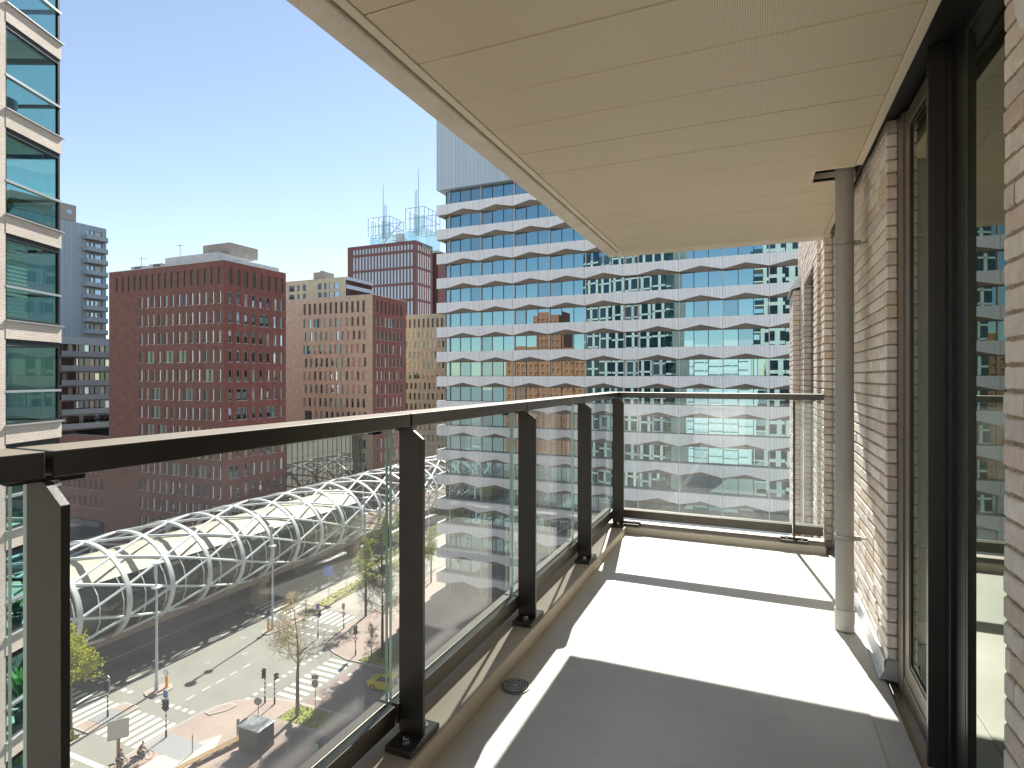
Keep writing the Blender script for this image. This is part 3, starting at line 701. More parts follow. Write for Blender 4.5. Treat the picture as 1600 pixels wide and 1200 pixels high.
def slab_building(name, label, X1, Y0, Xl, Yr, top, wallL, wallR, colsL, colsR, rows, seed, wide=.06, kinds=('split',), louv=None, limit=100, kindsR=None, skip=None, lz=GZ):
    """block whose near corner is (X1, Y0); left face looks to -Y, right face to +X. colsL = x of openings, colsR = y of openings, rows = (z, h)"""
    rnd = random.Random(seed)
    th = thing(name, label, 'building', ((X1+Xl)/2, (Y0+Yr)/2, GZ))
    dep = .22; opL = []; opR = []; sL = []; sR = []
    ww = .74
    def line(cols, z, h, face, kk, lv):
        k = 0
        while k < len(cols):
            c = cols[k]
            if skip and skip(face, k, z): k += 1; continue
            wd = ww; kd = 'louvre' if lv else rnd.choice(kk)
            if not lv and k < len(cols)-1 and rnd.random() < wide:
                wd = abs(cols[k+1]-c)+ww*.75; kd = 'wide'; k += 1
            if face == 'L':
                opL.append((c-Xl, c-Xl+wd, z, z+h)); sL.append((c, Y0+dep-.05, z, wd, h, kd))
            else:
                opR.append((c-Y0, c-Y0+wd, z, z+h)); sR.append((X1-dep+.05, c, z, wd, h, kd))
            k += 1
    if louv:
        line(colsL, louv[0], louv[1], 'L', None, True); line(colsR, louv[0], louv[1], 'R', None, True)
    for ri, (z, h) in enumerate(rows):
        off = 0
        line([c+(.4 if ri % 2 and name.startswith('beige') else 0) for c in colsL], z, h, 'L', kinds, False)
        line(colsR, z, h, 'R', kindsR or kinds, False)
    mb = MB()
    facade(mb, (Xl, Y0, 0), (1,0,0), (0,-1,0), X1-Xl, lz, top, opL, dep, 0, 0)
    facade(mb, (X1, Y0, 0), (0,1,0), (1,0,0), Yr-Y0, lz, top, opR, dep, 1, 1)
    mb.quad((X1,Yr,lz),(Xl,Yr,lz),(Xl,Yr,top),(X1,Yr,top), 1, ((0,lz),(9,lz),(9,top),(0,top)))
    mb.quad((Xl,Yr,lz),(Xl,Y0,lz),(Xl,Y0,top),(Xl,Yr,top), 0, ((0,lz),(9,lz),(9,top),(0,top)))
    mb.quad((Xl,Y0,top-.4),(X1,Y0,top-.4),(X1,Yr,top-.4),(Xl,Yr,top-.4), 2)
    mb.build('wall', [wallL, wallR, M['roof']], th)
    mb = MB(); e = .06
    mb.box(Xl-e, X1+e, Y0-e, Y0+.35, top, top+.10); mb.box(X1-.35, X1+e, Y0+.3501, Yr+e, top, top+.10); mb.box(Xl-e, Xl+.35, Y0+.3501, Yr+e, top, top+.1)
    mb.build('roof_edge', M['pale'], th)
    nl = len(sL); nr = len(sR); q = limit
    if nl+nr <= q: add_windows(th, sL, 0, WM, 999); add_windows(th, sR, R(90), WM, 999)
    else:
        a = int(q*nl/(nl+nr)); add_windows(th, sL, 0, WM, a); add_windows(th, sR, R(90), WM, q-a)
    mb = MB(); mb.box(Xl+.6, X1-.6, Y0+.6, Yr-.6, lz, top-.6); mb.build('core', M['black'], th)
    return th

X0 = -79.6
# --- red brick block
rows = [(12.08-3.18*k, 1.97) for k in range(13)]
rb = slab_building('brick_block', 'large dark red brick block with narrow windows, nearest of the brick buildings', X0, 67.0, -108.5, 80.3, 19.0, M['redbrick'], M['redbrick2'],
    [-106.5+1.597*i for i in range(17)], [67.95+1.58*i for i in range(8)], rows, 3, .07, ('split','split','split2','split','plain','split2','curtain','blue'), (15.3, 2.6), 100,
    ('plain','split','plain','blue','plain','curtain'), lambda f, k, z: f == 'L' and k < 4 and z < 15)
mb = MB(); mb.box(-97, -84, 69.5, 76, 18.6, 21.2); mb.box(-101, -97.5, 69.2, 73, 18.6, 20.3); mb.box(-105.5,-102, 69, 72, 18.6, 20.2)
mb.box(-84,-80.5,71,79.5,18.6,19.9); mb.build('roof_plant', M['roofbox'], rb)
mb = MB(); mb.box(-90, -83.5, 71.5, 77.5, 21.2, 23.2); mb.box(-88,-87,73,74,23.2,23.6); mb.build('roof_house', plain('grey_brown_brick', (.36,.325,.28), .9, 0, .15, 1), rb)
mb = MB(); mb.tube((-93,69.4,21.2),(-93,69.4,23.4),.04,.04,5); mb.tube((-94,69.4,23.2),(-91.8,69.4,22.9),.04,.04,5); mb.tube((-102.6,69,20.2),(-102.6,69,21.8),.04,.04,5); mb.tube((-103.4,69,21.5),(-101,69,21.3),.04,.04,5)
mb.box(-104.6,-102.6,68.9,69.0,18.9,20.0); mb.box(-99.6,-97.8,69.1,69.2,18.9,20.2); mb.build('aerial', M['louvre'], rb)
# podium to its left with shop front
pd = thing('brick_podium', 'low dark red brick wing below the grey balconied block, left of the large brick block', 'building', (-122, 74, GZ))
mb = MB(); ops = [(140-108.5-2.4-1.62*i, 140-108.5-2.4-1.62*i+.6, z, z+1.9) for i in range(9) for z in (-14.4,-17.6,-20.8,-24.0)]
facade(mb, (-140, 67.03, 0), (1,0,0), (0,-1,0), 31.5, GZ, -10.9, ops, .2); mb.quad((-140,67.4,-12.6),(-108.5,67.4,-12.6),(-108.5,80,-12.6),(-140,80,-12.6),1)
mb.build('wall', [M['redbrick'], M['roof']], pd)
add_windows(pd, [(-140+a, 67.2, c, .6, 1.9, 'plain') for a, b, c, d in ops], 0, WM, 60)
mb = MB(); mb.box(-139, -110, 66.2, 67.0, -27.2, -26.3); mb.build('shop_canopy', M['louvre'], pd)
mb = MB(); mb.box(-139, -110, 66.85, 67.0, -32.5, -27.25); mb.build('shop_front', M['dark_glass'], pd)

# --- beige and red block behind it
rows = [(11.7-3.085*k, 2.1) for k in range(13)]
bb = slab_building('beige_brick_block', 'beige brick office block with a dark red side, right of the large red block', X0, 105.9, -112, 119.2, 18.6, M['beigebrick'], M['redbrick2'],
    [-99.55+1.555*i for i in range(12)], [107.2+1.55*i for i in range(7)], rows, 5, .03, ('plain','plain','blue','curtain','plain'), (14.8, 2.6), 100, ('plain','plain','split'))
# --- second beige block
b3 = slab_building('beige_brick_block', 'beige brick block half hidden by the left edge of the banded tower', X0-5, 150, -118, 164, 19.1, M['beigebrick2'], M['redbrick2'],
    [-113.6+1.61*i for i in range(18)], [152+1.6*i for i in range(7)], [(12.2-3.15*k, 2.0) for k in range(12)], 9, .02, ('plain','curtain','plain','curtain'), (15.2, 2.7), 90, ('plain',))
# --- stepped back block with blue windows on top
tb = thing('set_back_block', 'set back beige block with blue windows and roof house, behind the two-tone block', 'building', (-112, 127, GZ))
mb = MB()
ops = [(u, u+w_, z, z+1.7) for z in (23.4, 21.0, 18.4) for u, w_ in ((1,1.6),(4,1.2),(6.5,2),(9.5,.8),(11.4,1.1),(16.6,1.3),(18.7,.8),(20.4,.8),(22.0,1.6))]
facade(mb, (-125,120.6,0), (1,0,0), (0,-1,0), 25.8, GZ, 26.3, ops, .25)
mb.quad((-99.2,131.7,GZ),(-125,131.7,GZ),(-125,131.7,26.3),(-99.2,131.7,26.3),0); mb.quad((-125,120.6,26.2),(-99.2,120.6,26.2),(-99.2,131.7,26.2),(-125,131.7,26.2),1)
mb.build('wall', [M['beigebrick'], M['roof']], tb)
add_windows(tb, [(-125+a, 120.78, c, b-a, 1.7, 'blue') for a, b, c, d in ops], 0, WM, 99)
mb = MB()
for z in (18.0, 20.9, 23.8): mb.box(-99.2, -98.8, 120.62, 131.7, z-.55, z+.45, 0)
mb.box(-99.2, -98.8, 120.62, 131.7, 25.5, 26.3, 0); mb.box(-99.5, -99.2, 120.62, 131.7, GZ, 26.2, 1)
for k in range(15): mb.box(-99.19, -98.95, 121+k*.74, 121.12+k*.74, 18, 26, 2)
mb.build('glazed_gallery', [plain('pale_blue_panel', (.42,.52,.60), .4), M['sky_glass'], M['redbrick']], tb)
mb = MB(); mb.box(-113, -109, 124, 127.7, 26.2, 28.9); mb.box(-111.6,-110.8,125,126,28.9,29.5); mb.build('roof_house', plain('grey_beige_brick', (.42,.375,.32), .9, 0, .15, 1), tb)
mb = MB(); mb.tube((-117,121.5,26.2),(-118.4,121.5,29),.05,.05,5); mb.build('aerial', M['pale'], tb)

# --- far dark red tower with masts
mt = thing('mast_tower', 'far dark red tower with open cages and two thin masts on its roof', 'tower', (-162, 229, GZ))
opL = []; opR = []; sL = []; sR = []
zr = [(58.1, 2.3)]+[(50.6-7.37*k, 6.2) for k in range(8)]
for z, h in zr:
    for i in range(19): opL.append((3.2+1.79*i, 3.2+1.79*i+1.12, z, z+h)); sL.append((-181+3.2+1.79*i, 221.65, z, 1.12, h, 'blue'))
    for i in range(6): opR.append((2.2+1.95*i, 2.2+1.95*i+1.15, z, z+h)); sR.append((-143.2, 223.7+1.95*i, z, 1.15, h, 'pale'))
mb = MB()
facade(mb, (-181,221.5,0), (1,0,0), (0,-1,0), 38, GZ, 62.1, opL, .25, 0, 0); facade(mb, (-143,221.5,0), (0,1,0), (1,0,0), 14.9, GZ, 62.1, opR, .25, 0, 0)
mb.quad((-181,221.5,62),(-143,221.5,62),(-143,236.4,62),(-181,236.4,62),1); mb.quad((-143,236.4,GZ),(-181,236.4,GZ),(-181,236.4,62.1),(-143,236.4,62.1),0); mb.quad((-181,236.4,GZ),(-181,221.5,GZ),(-181,221.5,62.1),(-181,236.4,62.1),0)
mb.box(-170,-143,241.5,262,GZ,61.5,0)
mb.build('wall', [M['redbrick3'], M['roof']], mt)
WT = [M['dark_glass'], M['louvre'], plain('pale_blue_frame', (.42,.52,.58), .4), M['sky_glass'], mirrorglass('pale_blue_pane', (.42,.52,.58), (.7,.85,.95), .2), plain('white_panel', (.62,.66,.68), .4)]
add_windows(mt, sL, 0, WT, 70); add_windows(mt, sR, R(90), WT, 30)
mb = MB(); mb.box(-160,-146,236.5,241.4,GZ,60); mb.build('glass_link', M['dark_glass2'], mt)
teal = clearglass('teal_roof_glass', (.62,.78,.80), .10, 1.5)
mb = MB(); mb.box(-171.5,-156,226,235,62,66.8); mb.build('roof_glass_box', teal, mt)
mb = MB(); mb.box(-152.5,-141.0,227,240,60,68.2); mb.build('roof_glass_box', teal, mt)
mb = MB(); mb.box(-156,-152.5,225,227,62,67); mb.tube((-162,224,63),(-152,224,72),.25,.25,5); mb.build('roof_plant', M['roofbox'], mt)
cg = plain('cage_steel', (.30,.38,.42), .5, .2)
def cage(x0, x1, y0, y1, z0, z1):
    mb = MB(); r = .13
    for z in (z0, (z0+z1)/2, z1):
        for a, b in (((x0,y0),(x1,y0)),((x1,y0),(x1,y1)),((x1,y1),(x0,y1)),((x0,y1),(x0,y0))): mb.tube((*a,z),(*b,z),r,r,5)
    for i in range(5):
        x = x0+(x1-x0)*i/4; y = y0+(y1-y0)*i/4
        for p in ((x,y0),(x,y1),(x0,y),(x1,y)): mb.tube((*p,z0),(*p,z1),r,r,5)
    mb.build('roof_cage', cg, mt)
cage(-170.5,-158.5,223.5,235,66.8,75.2); cage(-150.5,-140.5,225,239,68.2,78)
for x, y, z0 in ((-164.3,229,66.8),(-146.5,231,68.2)):
    mb = MB(); mb.lathe((x,y,z0), [(2.3,0),(2.3,7.6),(0,7.6)], 12); mb.build('roof_tank', teal, mt)
for x, y, z1 in ((-165.2,228,92),(-146.2,229,97)):
    mb = MB(); mb.tube((x,y,66),(x,y,z1),.26,.12,5); mb.tube((x+.9*(1 if z1 < 95 else -1),y,66),(x+.9*(1 if z1 < 95 else -1),y,z1-9.5),.16,.16,5); mb.tube((x+1.7*(1 if z1 < 95 else -1),y,66),(x+1.7*(1 if z1 < 95 else -1),y,z1-10),.16,.16,5)
    mb.build('mast', cg, mt)

# --- grey balconied tower at far left
M['bluegrey'] = ribmat('blue_grey_cladding', (.31,.39,.44), .9, 0, .25, .6, 0, .05)
gt = thing('grey_tower', 'tall blue grey apartment tower with a column of balconies, behind the glazed corner at left', 'building', (-158, 82, GZ))
mb = MB(); ops = [(21.4+a, 21.4+a+w_, 33.6-2.85*k, 33.6-2.85*k+2.3) for k in range(9) for a, w_ in ((-3.6,.7),(-2.7,.8),(-1.7,1.6))]
facade(mb, (-150,70,0), (0,1,0), (1,0,0), 21.4+.6, GZ, 37.1, [(a-.3,b-.3,c,d) for a,b,c,d in ops], .3)
mb.quad((-166,70,37),(-150,70,37),(-150,92,37),(-166,92,37),0); mb.quad((-166,70,GZ),(-150,70,GZ),(-150,70,37.1),(-166,70,37.1),0,((0,0),(16,0),(16,70),(0,70)))
mb.build('wall', M['bluegrey'], gt)
WG = [M['sky_glass'], M['louvre'], M['redbrick'], M['curtain'], M['sky_glass'], M['pale']]
add_windows(gt, [(-150.2, 70+a-.3, c, b-a, 2.3, random.choice(('blue','blue','plain','curtain'))) for a,b,c,d in ops], R(90), WG, 60)
for k in range(9):
    z = 33.5-2.85*k; mb = MB(); mb.box(-150, -148.3, 86.6, 91.4, z-.2, z); mb.box(-148.36,-148.3,86.6,91.4,z+.001,z+1.0,1); mb.box(-150,-148.37,86.6,86.66,z+.001,z+1.0,1); mb.build('balcony', [M['louvre'], M['bluegrey']], gt)
mb = MB(); mb.box(-160,-150.01,72,85.1,37.2,41.0); mb.build('roof_house', plain('brown_grey_cladding', (.34,.31,.29), .8), gt)
for y in (80.0, 83.0):
    mb = MB(); mb.box(-150.02,-149.97,y,y+1.1,38.8,39.7); mb.build('roof_house_window', M['sky_glass'], gt)
# --- low glazed block with balcony bands
lb = thing('balconied_block', 'lower grey blue block with continuous balcony bands, between the glazed corner and red brick', 'building', (-132, 73, -10.9))
mb = MB(); mb.box(-140,-125.01,67.5,77.2,-12.55,7.9); mb.build('wall', M['dark_glass'], lb)
mb = MB(); mb.box(-140.2,-124.6,67.3,77.4,6.6,8.05); mb.build('roof_band', plain('blue_grey_band', (.40,.49,.55), .5), lb)
for k in range(6):
    z = 4.05-2.84*k+.1
    mb = MB(); mb.box(-125,-123.2,67.4,77.2,z-.25,z, 0); mb.box(-123.3,-123.24,67.4,77.2,z+.001,z+1.05, 1); mb.build('balcony', [M['louvre'], plain('blue_grey_screen', (.26,.32,.37), .3, 0, .1, 1)], lb)
    mb = MB()
    for i in range(7, 17):
        if (i*7+k*3) % 5 < 4: mb.box(-125.0,-124.9, 60.3+i, 60.3+i+.12, z+.002, z+2.5, 0)
        if (i*5+k) % 3 == 0: mb.box(-125.0,-124.95, 60.45+i, 61.2+i, z+.002, z+2.4, 1 if i % 2 else 2)
    mb.build('window_row', [M['redbrick'], M['curtain'], M['sky_glass']], lb)

# --- dark glass block in the gap, mirrors the tube
gb = thing('glass_block', 'low dark glass curtain wall between the two brick blocks, mirroring the white steel tube', 'building', (-84, 93, GZ))
mb = MB(); rnd = random.Random(2)
for i in range(18):
    for j in range(9):
        y0 = 80.4+i*1.42; z0 = GZ+j*2.47; e = rnd.uniform(-.012, .012); f = rnd.uniform(-.012, .012)
        mb.hexa([(-83,y0,z0),(-82.4+e,y0,z0),(-82.4-e,y0+1.42,z0),(-83,y0+1.42,z0),(-83,y0,z0+2.47),(-82.4+e+f,y0,z0+2.47),(-82.4-e+f,y0+1.42,z0+2.47),(-83,y0+1.42,z0+2.47)])
mb.build('curtain_wall', mirrorglass('dark_mirror_glass', (.012,.014,.013), (.62,.66,.62), .40), gb)
mb = MB()
for i in range(19): mb.box(-82.37,-82.30,80.38+i*1.42,80.42+i*1.42,GZ,-10.5)
for j in range(10): mb.box(-82.37,-82.33,80.4,105.9,GZ+j*2.47-.02,GZ+j*2.47+.02)
mb.build('mullions', plain('grey_mullion', (.20,.22,.22), .5), gb)
mb = MB(); mb.box(-95,-82.35,80.4,105.85,-10.47,-10.3); mb.build('roof', M['roof'], gb)

# ------------------------------------------------------------------ white banded office tower
M['band'] = ribmat('pale_grey_ribbed_cladding', (.83,.87,.885), .36, 0, .3, .55, 0, .045)
M['roofclad'] = ribmat('blue_grey_ribbed_cladding', (.48,.60,.68), .62, 0, .5, .5, 0, .05)
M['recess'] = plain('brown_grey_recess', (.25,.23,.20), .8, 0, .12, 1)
wb = thing('office_tower', 'white banded office tower with zigzag lintels and blue mirror glass, straight ahead', 'tower', (-15, 95, GZ))
YF, YG, XL, XG, XR, YB = 76.2, 77.15, -45.4, -44.25, 22.0, 112.0
ST = 3.725
val = [-43.55, -38.2, -32.8, -27.4, -22.1, -16.8, -14.9, -9.6, -4.3, 1.0, 6.35, 11.7, 17.05, 22.0]
pk = [True]*5+[False]+[True]*7
zig = [(XL, 0), (val[0], 0)]
for a, b, q in zip(val[:-1], val[1:], pk):
    if q: zig.append(((a+b)/2, .60))
    zig.append((b, 0))
def band(zt):
    mb = MB(); zb = zt-1.55
    for (xa, ha), (xb, hb) in zip(zig[:-1], zig[1:]):
        mb.quad((xa,YF,zb+ha),(xb,YF,zb+hb),(xb,YF,zt),(xa,YF,zt),0,((xa,zb+ha),(xb,zb+hb),(xb,zt),(xa,zt)))
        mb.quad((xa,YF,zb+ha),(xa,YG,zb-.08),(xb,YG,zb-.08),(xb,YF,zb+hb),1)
    for v_ in val[:-1]: mb.box(v_-.016, v_+.016, YF-.01, YF+.05, zb+.01, zt-.002, 1)
    mb.quad((XL,YF,zt),(XR,YF,zt),(XR,YG+.05,zt),(XL,YG+.05,zt),2)
    # left return
    mb.quad((XL,YB,zb),(XL,YF,zb),(XL,YF,zt),(XL,YB,zt),0,((YB,zb),(YF,zb),(YF,zt),(YB,zt)))
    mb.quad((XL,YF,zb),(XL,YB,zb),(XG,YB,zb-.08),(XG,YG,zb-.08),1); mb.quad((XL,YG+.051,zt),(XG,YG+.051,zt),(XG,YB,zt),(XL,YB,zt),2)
    return mb.build('spandrel_band', [M['band'], M['recess'], M['offwhite']], wb)
NL = range(-9, 8); rnd = random.Random(4)
for k in NL:
    zt = .2+ST*k; band(zt)
    z0, z1 = zt-.02, zt+ST-1.55-.05
    mb = MB(); fr = MB()
    xs = [XG]
    for a, b, q in zip([XG]+val[:-1], val, [None]+pk):
        n = 1 if q is None or not q else 3
        for i in range(n): xs.append(a+(b-a)*(i+1)/n)
    for i, (a, b) in enumerate(zip(xs[:-1], xs[1:])):
        e, f = rnd.gauss(0, .0035), rnd.gauss(0, .003); d = .5*(b-a)*e; g = .5*(z1-z0)*f
        mb.quad((a,YG-d-g,z0),(b,YG+d-g,z0),(b,YG+d+g,z1),(a,YG-d+g,z1),1 if rnd.random() < .13 else 0)
        white = any(abs(b-v) < .01 for v in val)
        w_ = .055 if white else .04
        fr.box(b-w_, b+w_, YG-(.24 if white else .07), YG+.02, z0, z1, 1 if white else 0)
    fr.box(XG, XR, YG-.06, YG+.02, z0, z0+.07, 0); fr.box(XG-.05, XG+.05, YG-.06, YG+.04, z0, z1, 0)
    wn = mb.build('ribbon_window', [M['wave_glass'], M['wave_glass2']], wb)
    fr.build('mullions', [M['black'], M['offwhite']], wn)
    mb = MB(); fr = MB()
    ys_ = [YG+1.75*i for i in range(20)]
    for a, b in zip(ys_[:-1], ys_[1:]):
        mb.quad((XG,b,z0),(XG,a,z0),(XG,a,z1),(XG,b,z1),0); fr.box(XG-.06,XG+.02,b-.04,b+.04,z0,z1,0)
    wn = mb.build('side_window', M['wave_glass'], wb)
    fr.box(XG-.06, XG+.02, YG+.1, YB, z0, z0+.05, 0); fr.build('mullions', [M['black'], M['offwhite']], wn)
mb = MB(); mb.box(XG+.3, XR, YG+.3, YB-.1, GZ, 28.4); mb.build('core', M['black'], wb)
mb = MB(); mb.box(XL, XR, YF, YB, 28.55, 40.5); mb.build('roof_storey', M['roofclad'], wb)

# ------------------------------------------------------------------ what its glass mirrors, behind the camera
def back_block(name, label, x0, x1, y0, y1, z1, wall, wd, hd, sx, sz, glass):
    t = thing(name, label, 'building', ((x0+x1)/2, (y0+y1)/2, GZ))
    ops = []; x = 1.2
    while x+wd < x1-x0-.5:
        z = GZ+1
        while z+hd < z1-.6: ops.append((x, x+wd, z, z+hd)); z += sz
        x += sx
    mb = MB(); facade(mb, (x1, y1, 0), (-1,0,0), (0,1,0), x1-x0, GZ, z1, ops, .35)
    mb.box(x0, x1, y0, y1-.4, GZ, z1-.01); mb.build('wall', wall, t)
    return t
back_block('brick_block', 'orange red brick block standing behind the photographer, seen mirrored in the office glass', -100, -62, -95, -70, 12, plain('orange_brick', (.40,.15,.075), .9, 0, .2, 1), 1.1, 1.9, 2.3, 3.2, 0)
back_block('brick_tower', 'stepped orange brick tower behind the photographer, mirrored small in the office glass', -104, -88, -125, -110, 31, plain('orange_brick_dark', (.36,.13,.07), .9, 0, .2, 1), 1.0, 1.9, 2.2, 3.2, 0)
back_block('white_block', 'low white block behind the photographer, mirrored between two light brick towers', -32, -2, -110, -80, 14, plain('white_render', (.66,.66,.62), .8), 3.6, 1.6, 4.0, 3.2, 0)
# ------------------------------------------------------------------ neighbour tower with glazed corners, at left
C0 = Vector((-20.4, 11.13, 0)); T_ = Vector((-.4143, .9101, 0)).normalized(); N_ = Vector((T_.y, -T_.x, 0))
def L(u, v, z): p = C0-T_*u-N_*v; return (p.x, p.y, z)
def lbox(mb, u0, u1, v0, v1, z0, z1, m=0):
    A = [L(u0,v0,z0), L(u0,v1,z0), L(u1,v1,z0), L(u1,v0,z0)]; B = [L(u0,v0,z1), L(u0,v1,z1), L(u1,v1,z1), L(u1,v0,z1)]
    mb.quad(A[3],A[0],B[0],B[3],m,((-u1,z0),(-u0,z0),(-u0,z1),(-u1,z1)))      # faces n (visible side)
    mb.quad(A[0],A[1],B[1],B[0],m,((v0,z0),(v1,z0),(v1,z1),(v0,z1)))
    mb.quad(A[1],A[2],B[2],B[1],m,((u0,z0),(u1,z0),(u1,z1),(u0,z1)))
    mb.quad(A[2],A[3],B[3],B[2],m,((v0,z0),(v1,z0),(v1,z1),(v0,z1)))
    mb.quad(B[0],B[1],B[2],B[3],m,((u0,v0),(u0,v1),(u1,v1),(u1,v0))); mb.quad(A[3],A[2],A[1],A[0],m,((u0,v0),(u0,v1),(u1,v1),(u1,v0)))
nb = thing('apartment_tower', 'light brick apartment tower with glazed corner loggias at the left edge of the photo', 'tower', (-27, 4, GZ))
W2 = 2.05
mb = MB()
lbox(mb, W2, 7.5, 0, .35, GZ, 32)
vp = [2.0]
v = 2.0
while v < 24: vp.append(v); lbox(mb, 0, .35, v, v+.75, GZ, 32); v += 2.7
mb.build('brick_piers', M['lightbrick'], nb)
mb = MB(); lbox(mb, .36, 7.4, 2.35, 26, GZ, 31.8); lbox(mb, 2.3, 7.4, .36, 2.34, GZ, 31.8); mb.build('core', plain('loggia_wall', (.46,.50,.48), .7, 0, .08, .8), nb)
LIGHT = plain('loggia_ceiling_slats', (.62,.64,.62), .6)
for k in range(-11, 11):
    zs = 1.606+2.99*k; near = -7 <= k <= 3
    mb = MB(); lbox(mb, -.012, W2-.001, -.012, .34, zs-.50, zs); lbox(mb, -.012, .34, .341, 1.999, zs-.5, zs)
    lbox(mb, .0, .34, 2.0, 25.9, zs-.45, zs-.02); mb.build('spandrel', M['lightbrick'], nb)
    mb = MB(); lbox(mb, -.075, W2+.02, -.075, .10, zs+.001, zs+.035); lbox(mb, -.075, .10, .101, 2.0, zs+.001, zs+.035); mb.build('sill', M['galv'], nb)
    mb = MB(); lbox(mb, .35, 2.29, .35, 2.33, zs-.42, zs-.12, 0); lbox(mb, .3, 2.29, .3, 2.33, zs-.62, zs-.43, 1); mb.build('loggia_floor', [M['offwhite'], LIGHT], nb)
    h = zs+2.49
    mb = MB()
    for z0, z1, d in ((zs+.036, zs+.10, .0), (zs+.95, zs+1.02, -.03), (h-.17, h-.001, 0)):
        lbox(mb, d+.02, W2, d+.02, .13, z0, z1, 1 if z0 == zs+.95 else 0); lbox(mb, d+.02, .13, .131, 2.0, z0, z1, 0)
    for a, b in ((.02, .10),): lbox(mb, a, b, a, b, zs+.1001, h-.1701, 0)
    lbox(mb, W2-.07, W2, .03, .11, zs+.1001, h-.1701, 0); lbox(mb, .03, .11, 1.93, 2.0, zs+.1001, h-.1701, 0)
    wnd = mb.build('corner_window', [M['black'], M['galv']], nb)
    mb = MB(); lbox(mb, .1001, W2-.07, .06, .075, zs+.1, h-.17); lbox(mb, .06, .075, .1001, 1.93, zs+.1, h-.17); mb.build('glass_pane', M['glass_tint'], wnd)
    if near:
        mb = MB(); lbox(mb, .5, 2.1, 2.31, 2.34, zs-.1, h-.3, 0); lbox(mb, .44, .5, 2.28, 2.34, zs-.1, h-.25, 1); lbox(mb, 1.2, 1.27, 2.28, 2.34, zs-.1, h-.25, 1); lbox(mb, 2.0, 2.1, 2.28, 2.34, zs-.1, h-.25, 1)
        mb.build('loggia_door', [M['dark_glass2'], M['bronze']], nb)
    mb = MB()
    for v in vp[1:]: lbox(mb, .18, .22, v+.76, v+2.68, zs-.01, h); 
    mb.build('side_windows', M['dark_glass'], nb)
# things on its loggias
BL = plain('slatted_blind', (.62,.64,.55), .6)
mb = MB()
for i in range(20): lbox(mb, 1.05, 1.98, .20, .26, 1.80+i*.115, 1.865+i*.115)
mb.build('slatted_blind', BL, nb)
def L3(u, v, z): return Vector(L(u, v, z))
zc = 1.606+2.99*2-.11
ac = thing('armchair', 'dark blue tub armchair behind the glass of an upper loggia at far left', 'chair', L(1.15,.95,zc))
mb = MB(); c = L3(1.15,.95,zc)
mb.lathe(c, [(.16,0),(.05,.03),(.04,.22),(.26,.26),(.36,.38),(.42,.62),(.44,.80),(.40,.82),(.34,.60),(.30,.44),(0,.42)], 24); mb.build('seat_shell', plain('navy_upholstery', (.015,.035,.085), .8, 0, .1), ac, smooth=True)
mb = MB(); mb.lathe(c, [(.0,.425),(.28,.43),(.30,.47),(.26,.51),(0,.52)], 20); mb.build('cushion', plain('navy_cushion', (.02,.045,.10), .85), ac, smooth=True)
def potted_plant(label, u, v, z, hh, col, n, pot=True, spread=.5):
    c = L3(u, v, z); t = thing('potted_plant', label, 'plant', c)
    if pot:
        mb = MB(); mb.lathe(c, [(0,0),(.15,0),(.19,.34),(.17,.34),(.16,.30),(0,.30)], 16); mb.build('pot', M['louvre'], t, smooth=True)
    mb = MB(); rnd = random.Random(int(u*100))
    for i in range(n):
        a = rnd.uniform(0, 6.283); l = hh*rnd.uniform(.6, 1); d = Vector((math.cos(a), math.sin(a), 0)); s = Vector((-d.y, d.x, 0))
        p = [c+Vector((0,0,.3))+d*(spread*tt*tt*rnd.uniform(.8,1.1))+Vector((0,0,l*(tt-.35*tt**3))) for tt in (0,.3,.6,.85,1)]
        ws = [.015,.045,.05,.03,.003]
        for q in range(4): mb.quad(p[q]-s*ws[q], p[q]+s*ws[q], p[q+1]+s*ws[q+1], p[q+1]-s*ws[q+1])
    mb.build('leaves', plain('leaf_green', col, .5, 0, .2, 12), t)
potted_plant('bright green palm plant in a lower loggia window, left of the near post', .75, .62, 1.606+2.99*-4-.11, 1.9, (.09,.26,.03), 26, True, .8)
potted_plant('leafy green plant in the loggia two floors above the railing', 1.25, .6, 1.606+2.99*1-.11, .8, (.05,.13,.04), 40, True, .35)
potted_plant('low green plant behind the lowest glazed loggia corner', 1.0, .6, 1.606+2.99*-3-.11, .8, (.08,.18,.03), 30, True, .4)
# ================================================================== STREET
def G(x, y): return (x*K, y*K)
def sheet(name, pts, m, dz, kerb=None, st=True):
    """flat area at street level; kerb = raised by that height with real kerb stones"""
    pts = [G(*p) for p in pts]
    a = sum(p[0]*q[1]-q[0]*p[1] for p, q in zip(pts, pts[1:]+pts[:1]))
    if a < 0: pts = pts[::-1]
    mb = MB(); z = GZ+dz
    if kerb:
        mb.prism(pts, GZ-.1, z, 1)
        inn = []
        n = len(pts)
        for i in range(n):
            p0, p1, p2 = Vector((*pts[i-1],0)), Vector((*pts[i],0)), Vector((*pts[(i+1) % n],0))
            d1 = (p1-p0).normalized(); d2 = (p2-p1).normalized(); nn = Vector((-(d1.y+d2.y), d1.x+d2.x, 0)).normalized()
            k = max(.35, nn.dot(Vector((-d1.y, d1.x, 0))))
            q = p1+nn*.16/k; inn.append((q.x, q.y))
        mb.poly([(x, y, z+.004) for x, y in inn], 0, [(x, y) for x, y in inn])
    else: mb.poly([(x, y, z) for x, y in pts], 0, [(x, y) for x, y in pts])
    o = mb.build(name, [m, M['kerb']])
    return struct(o) if st else o
def arc(cx, cy, r, a0, a1, n=8): return [(cx+r*math.cos(R(a0+(a1-a0)*k/n)), cy+r*math.sin(R(a0+(a1-a0)*k/n))) for k in range(n+1)]

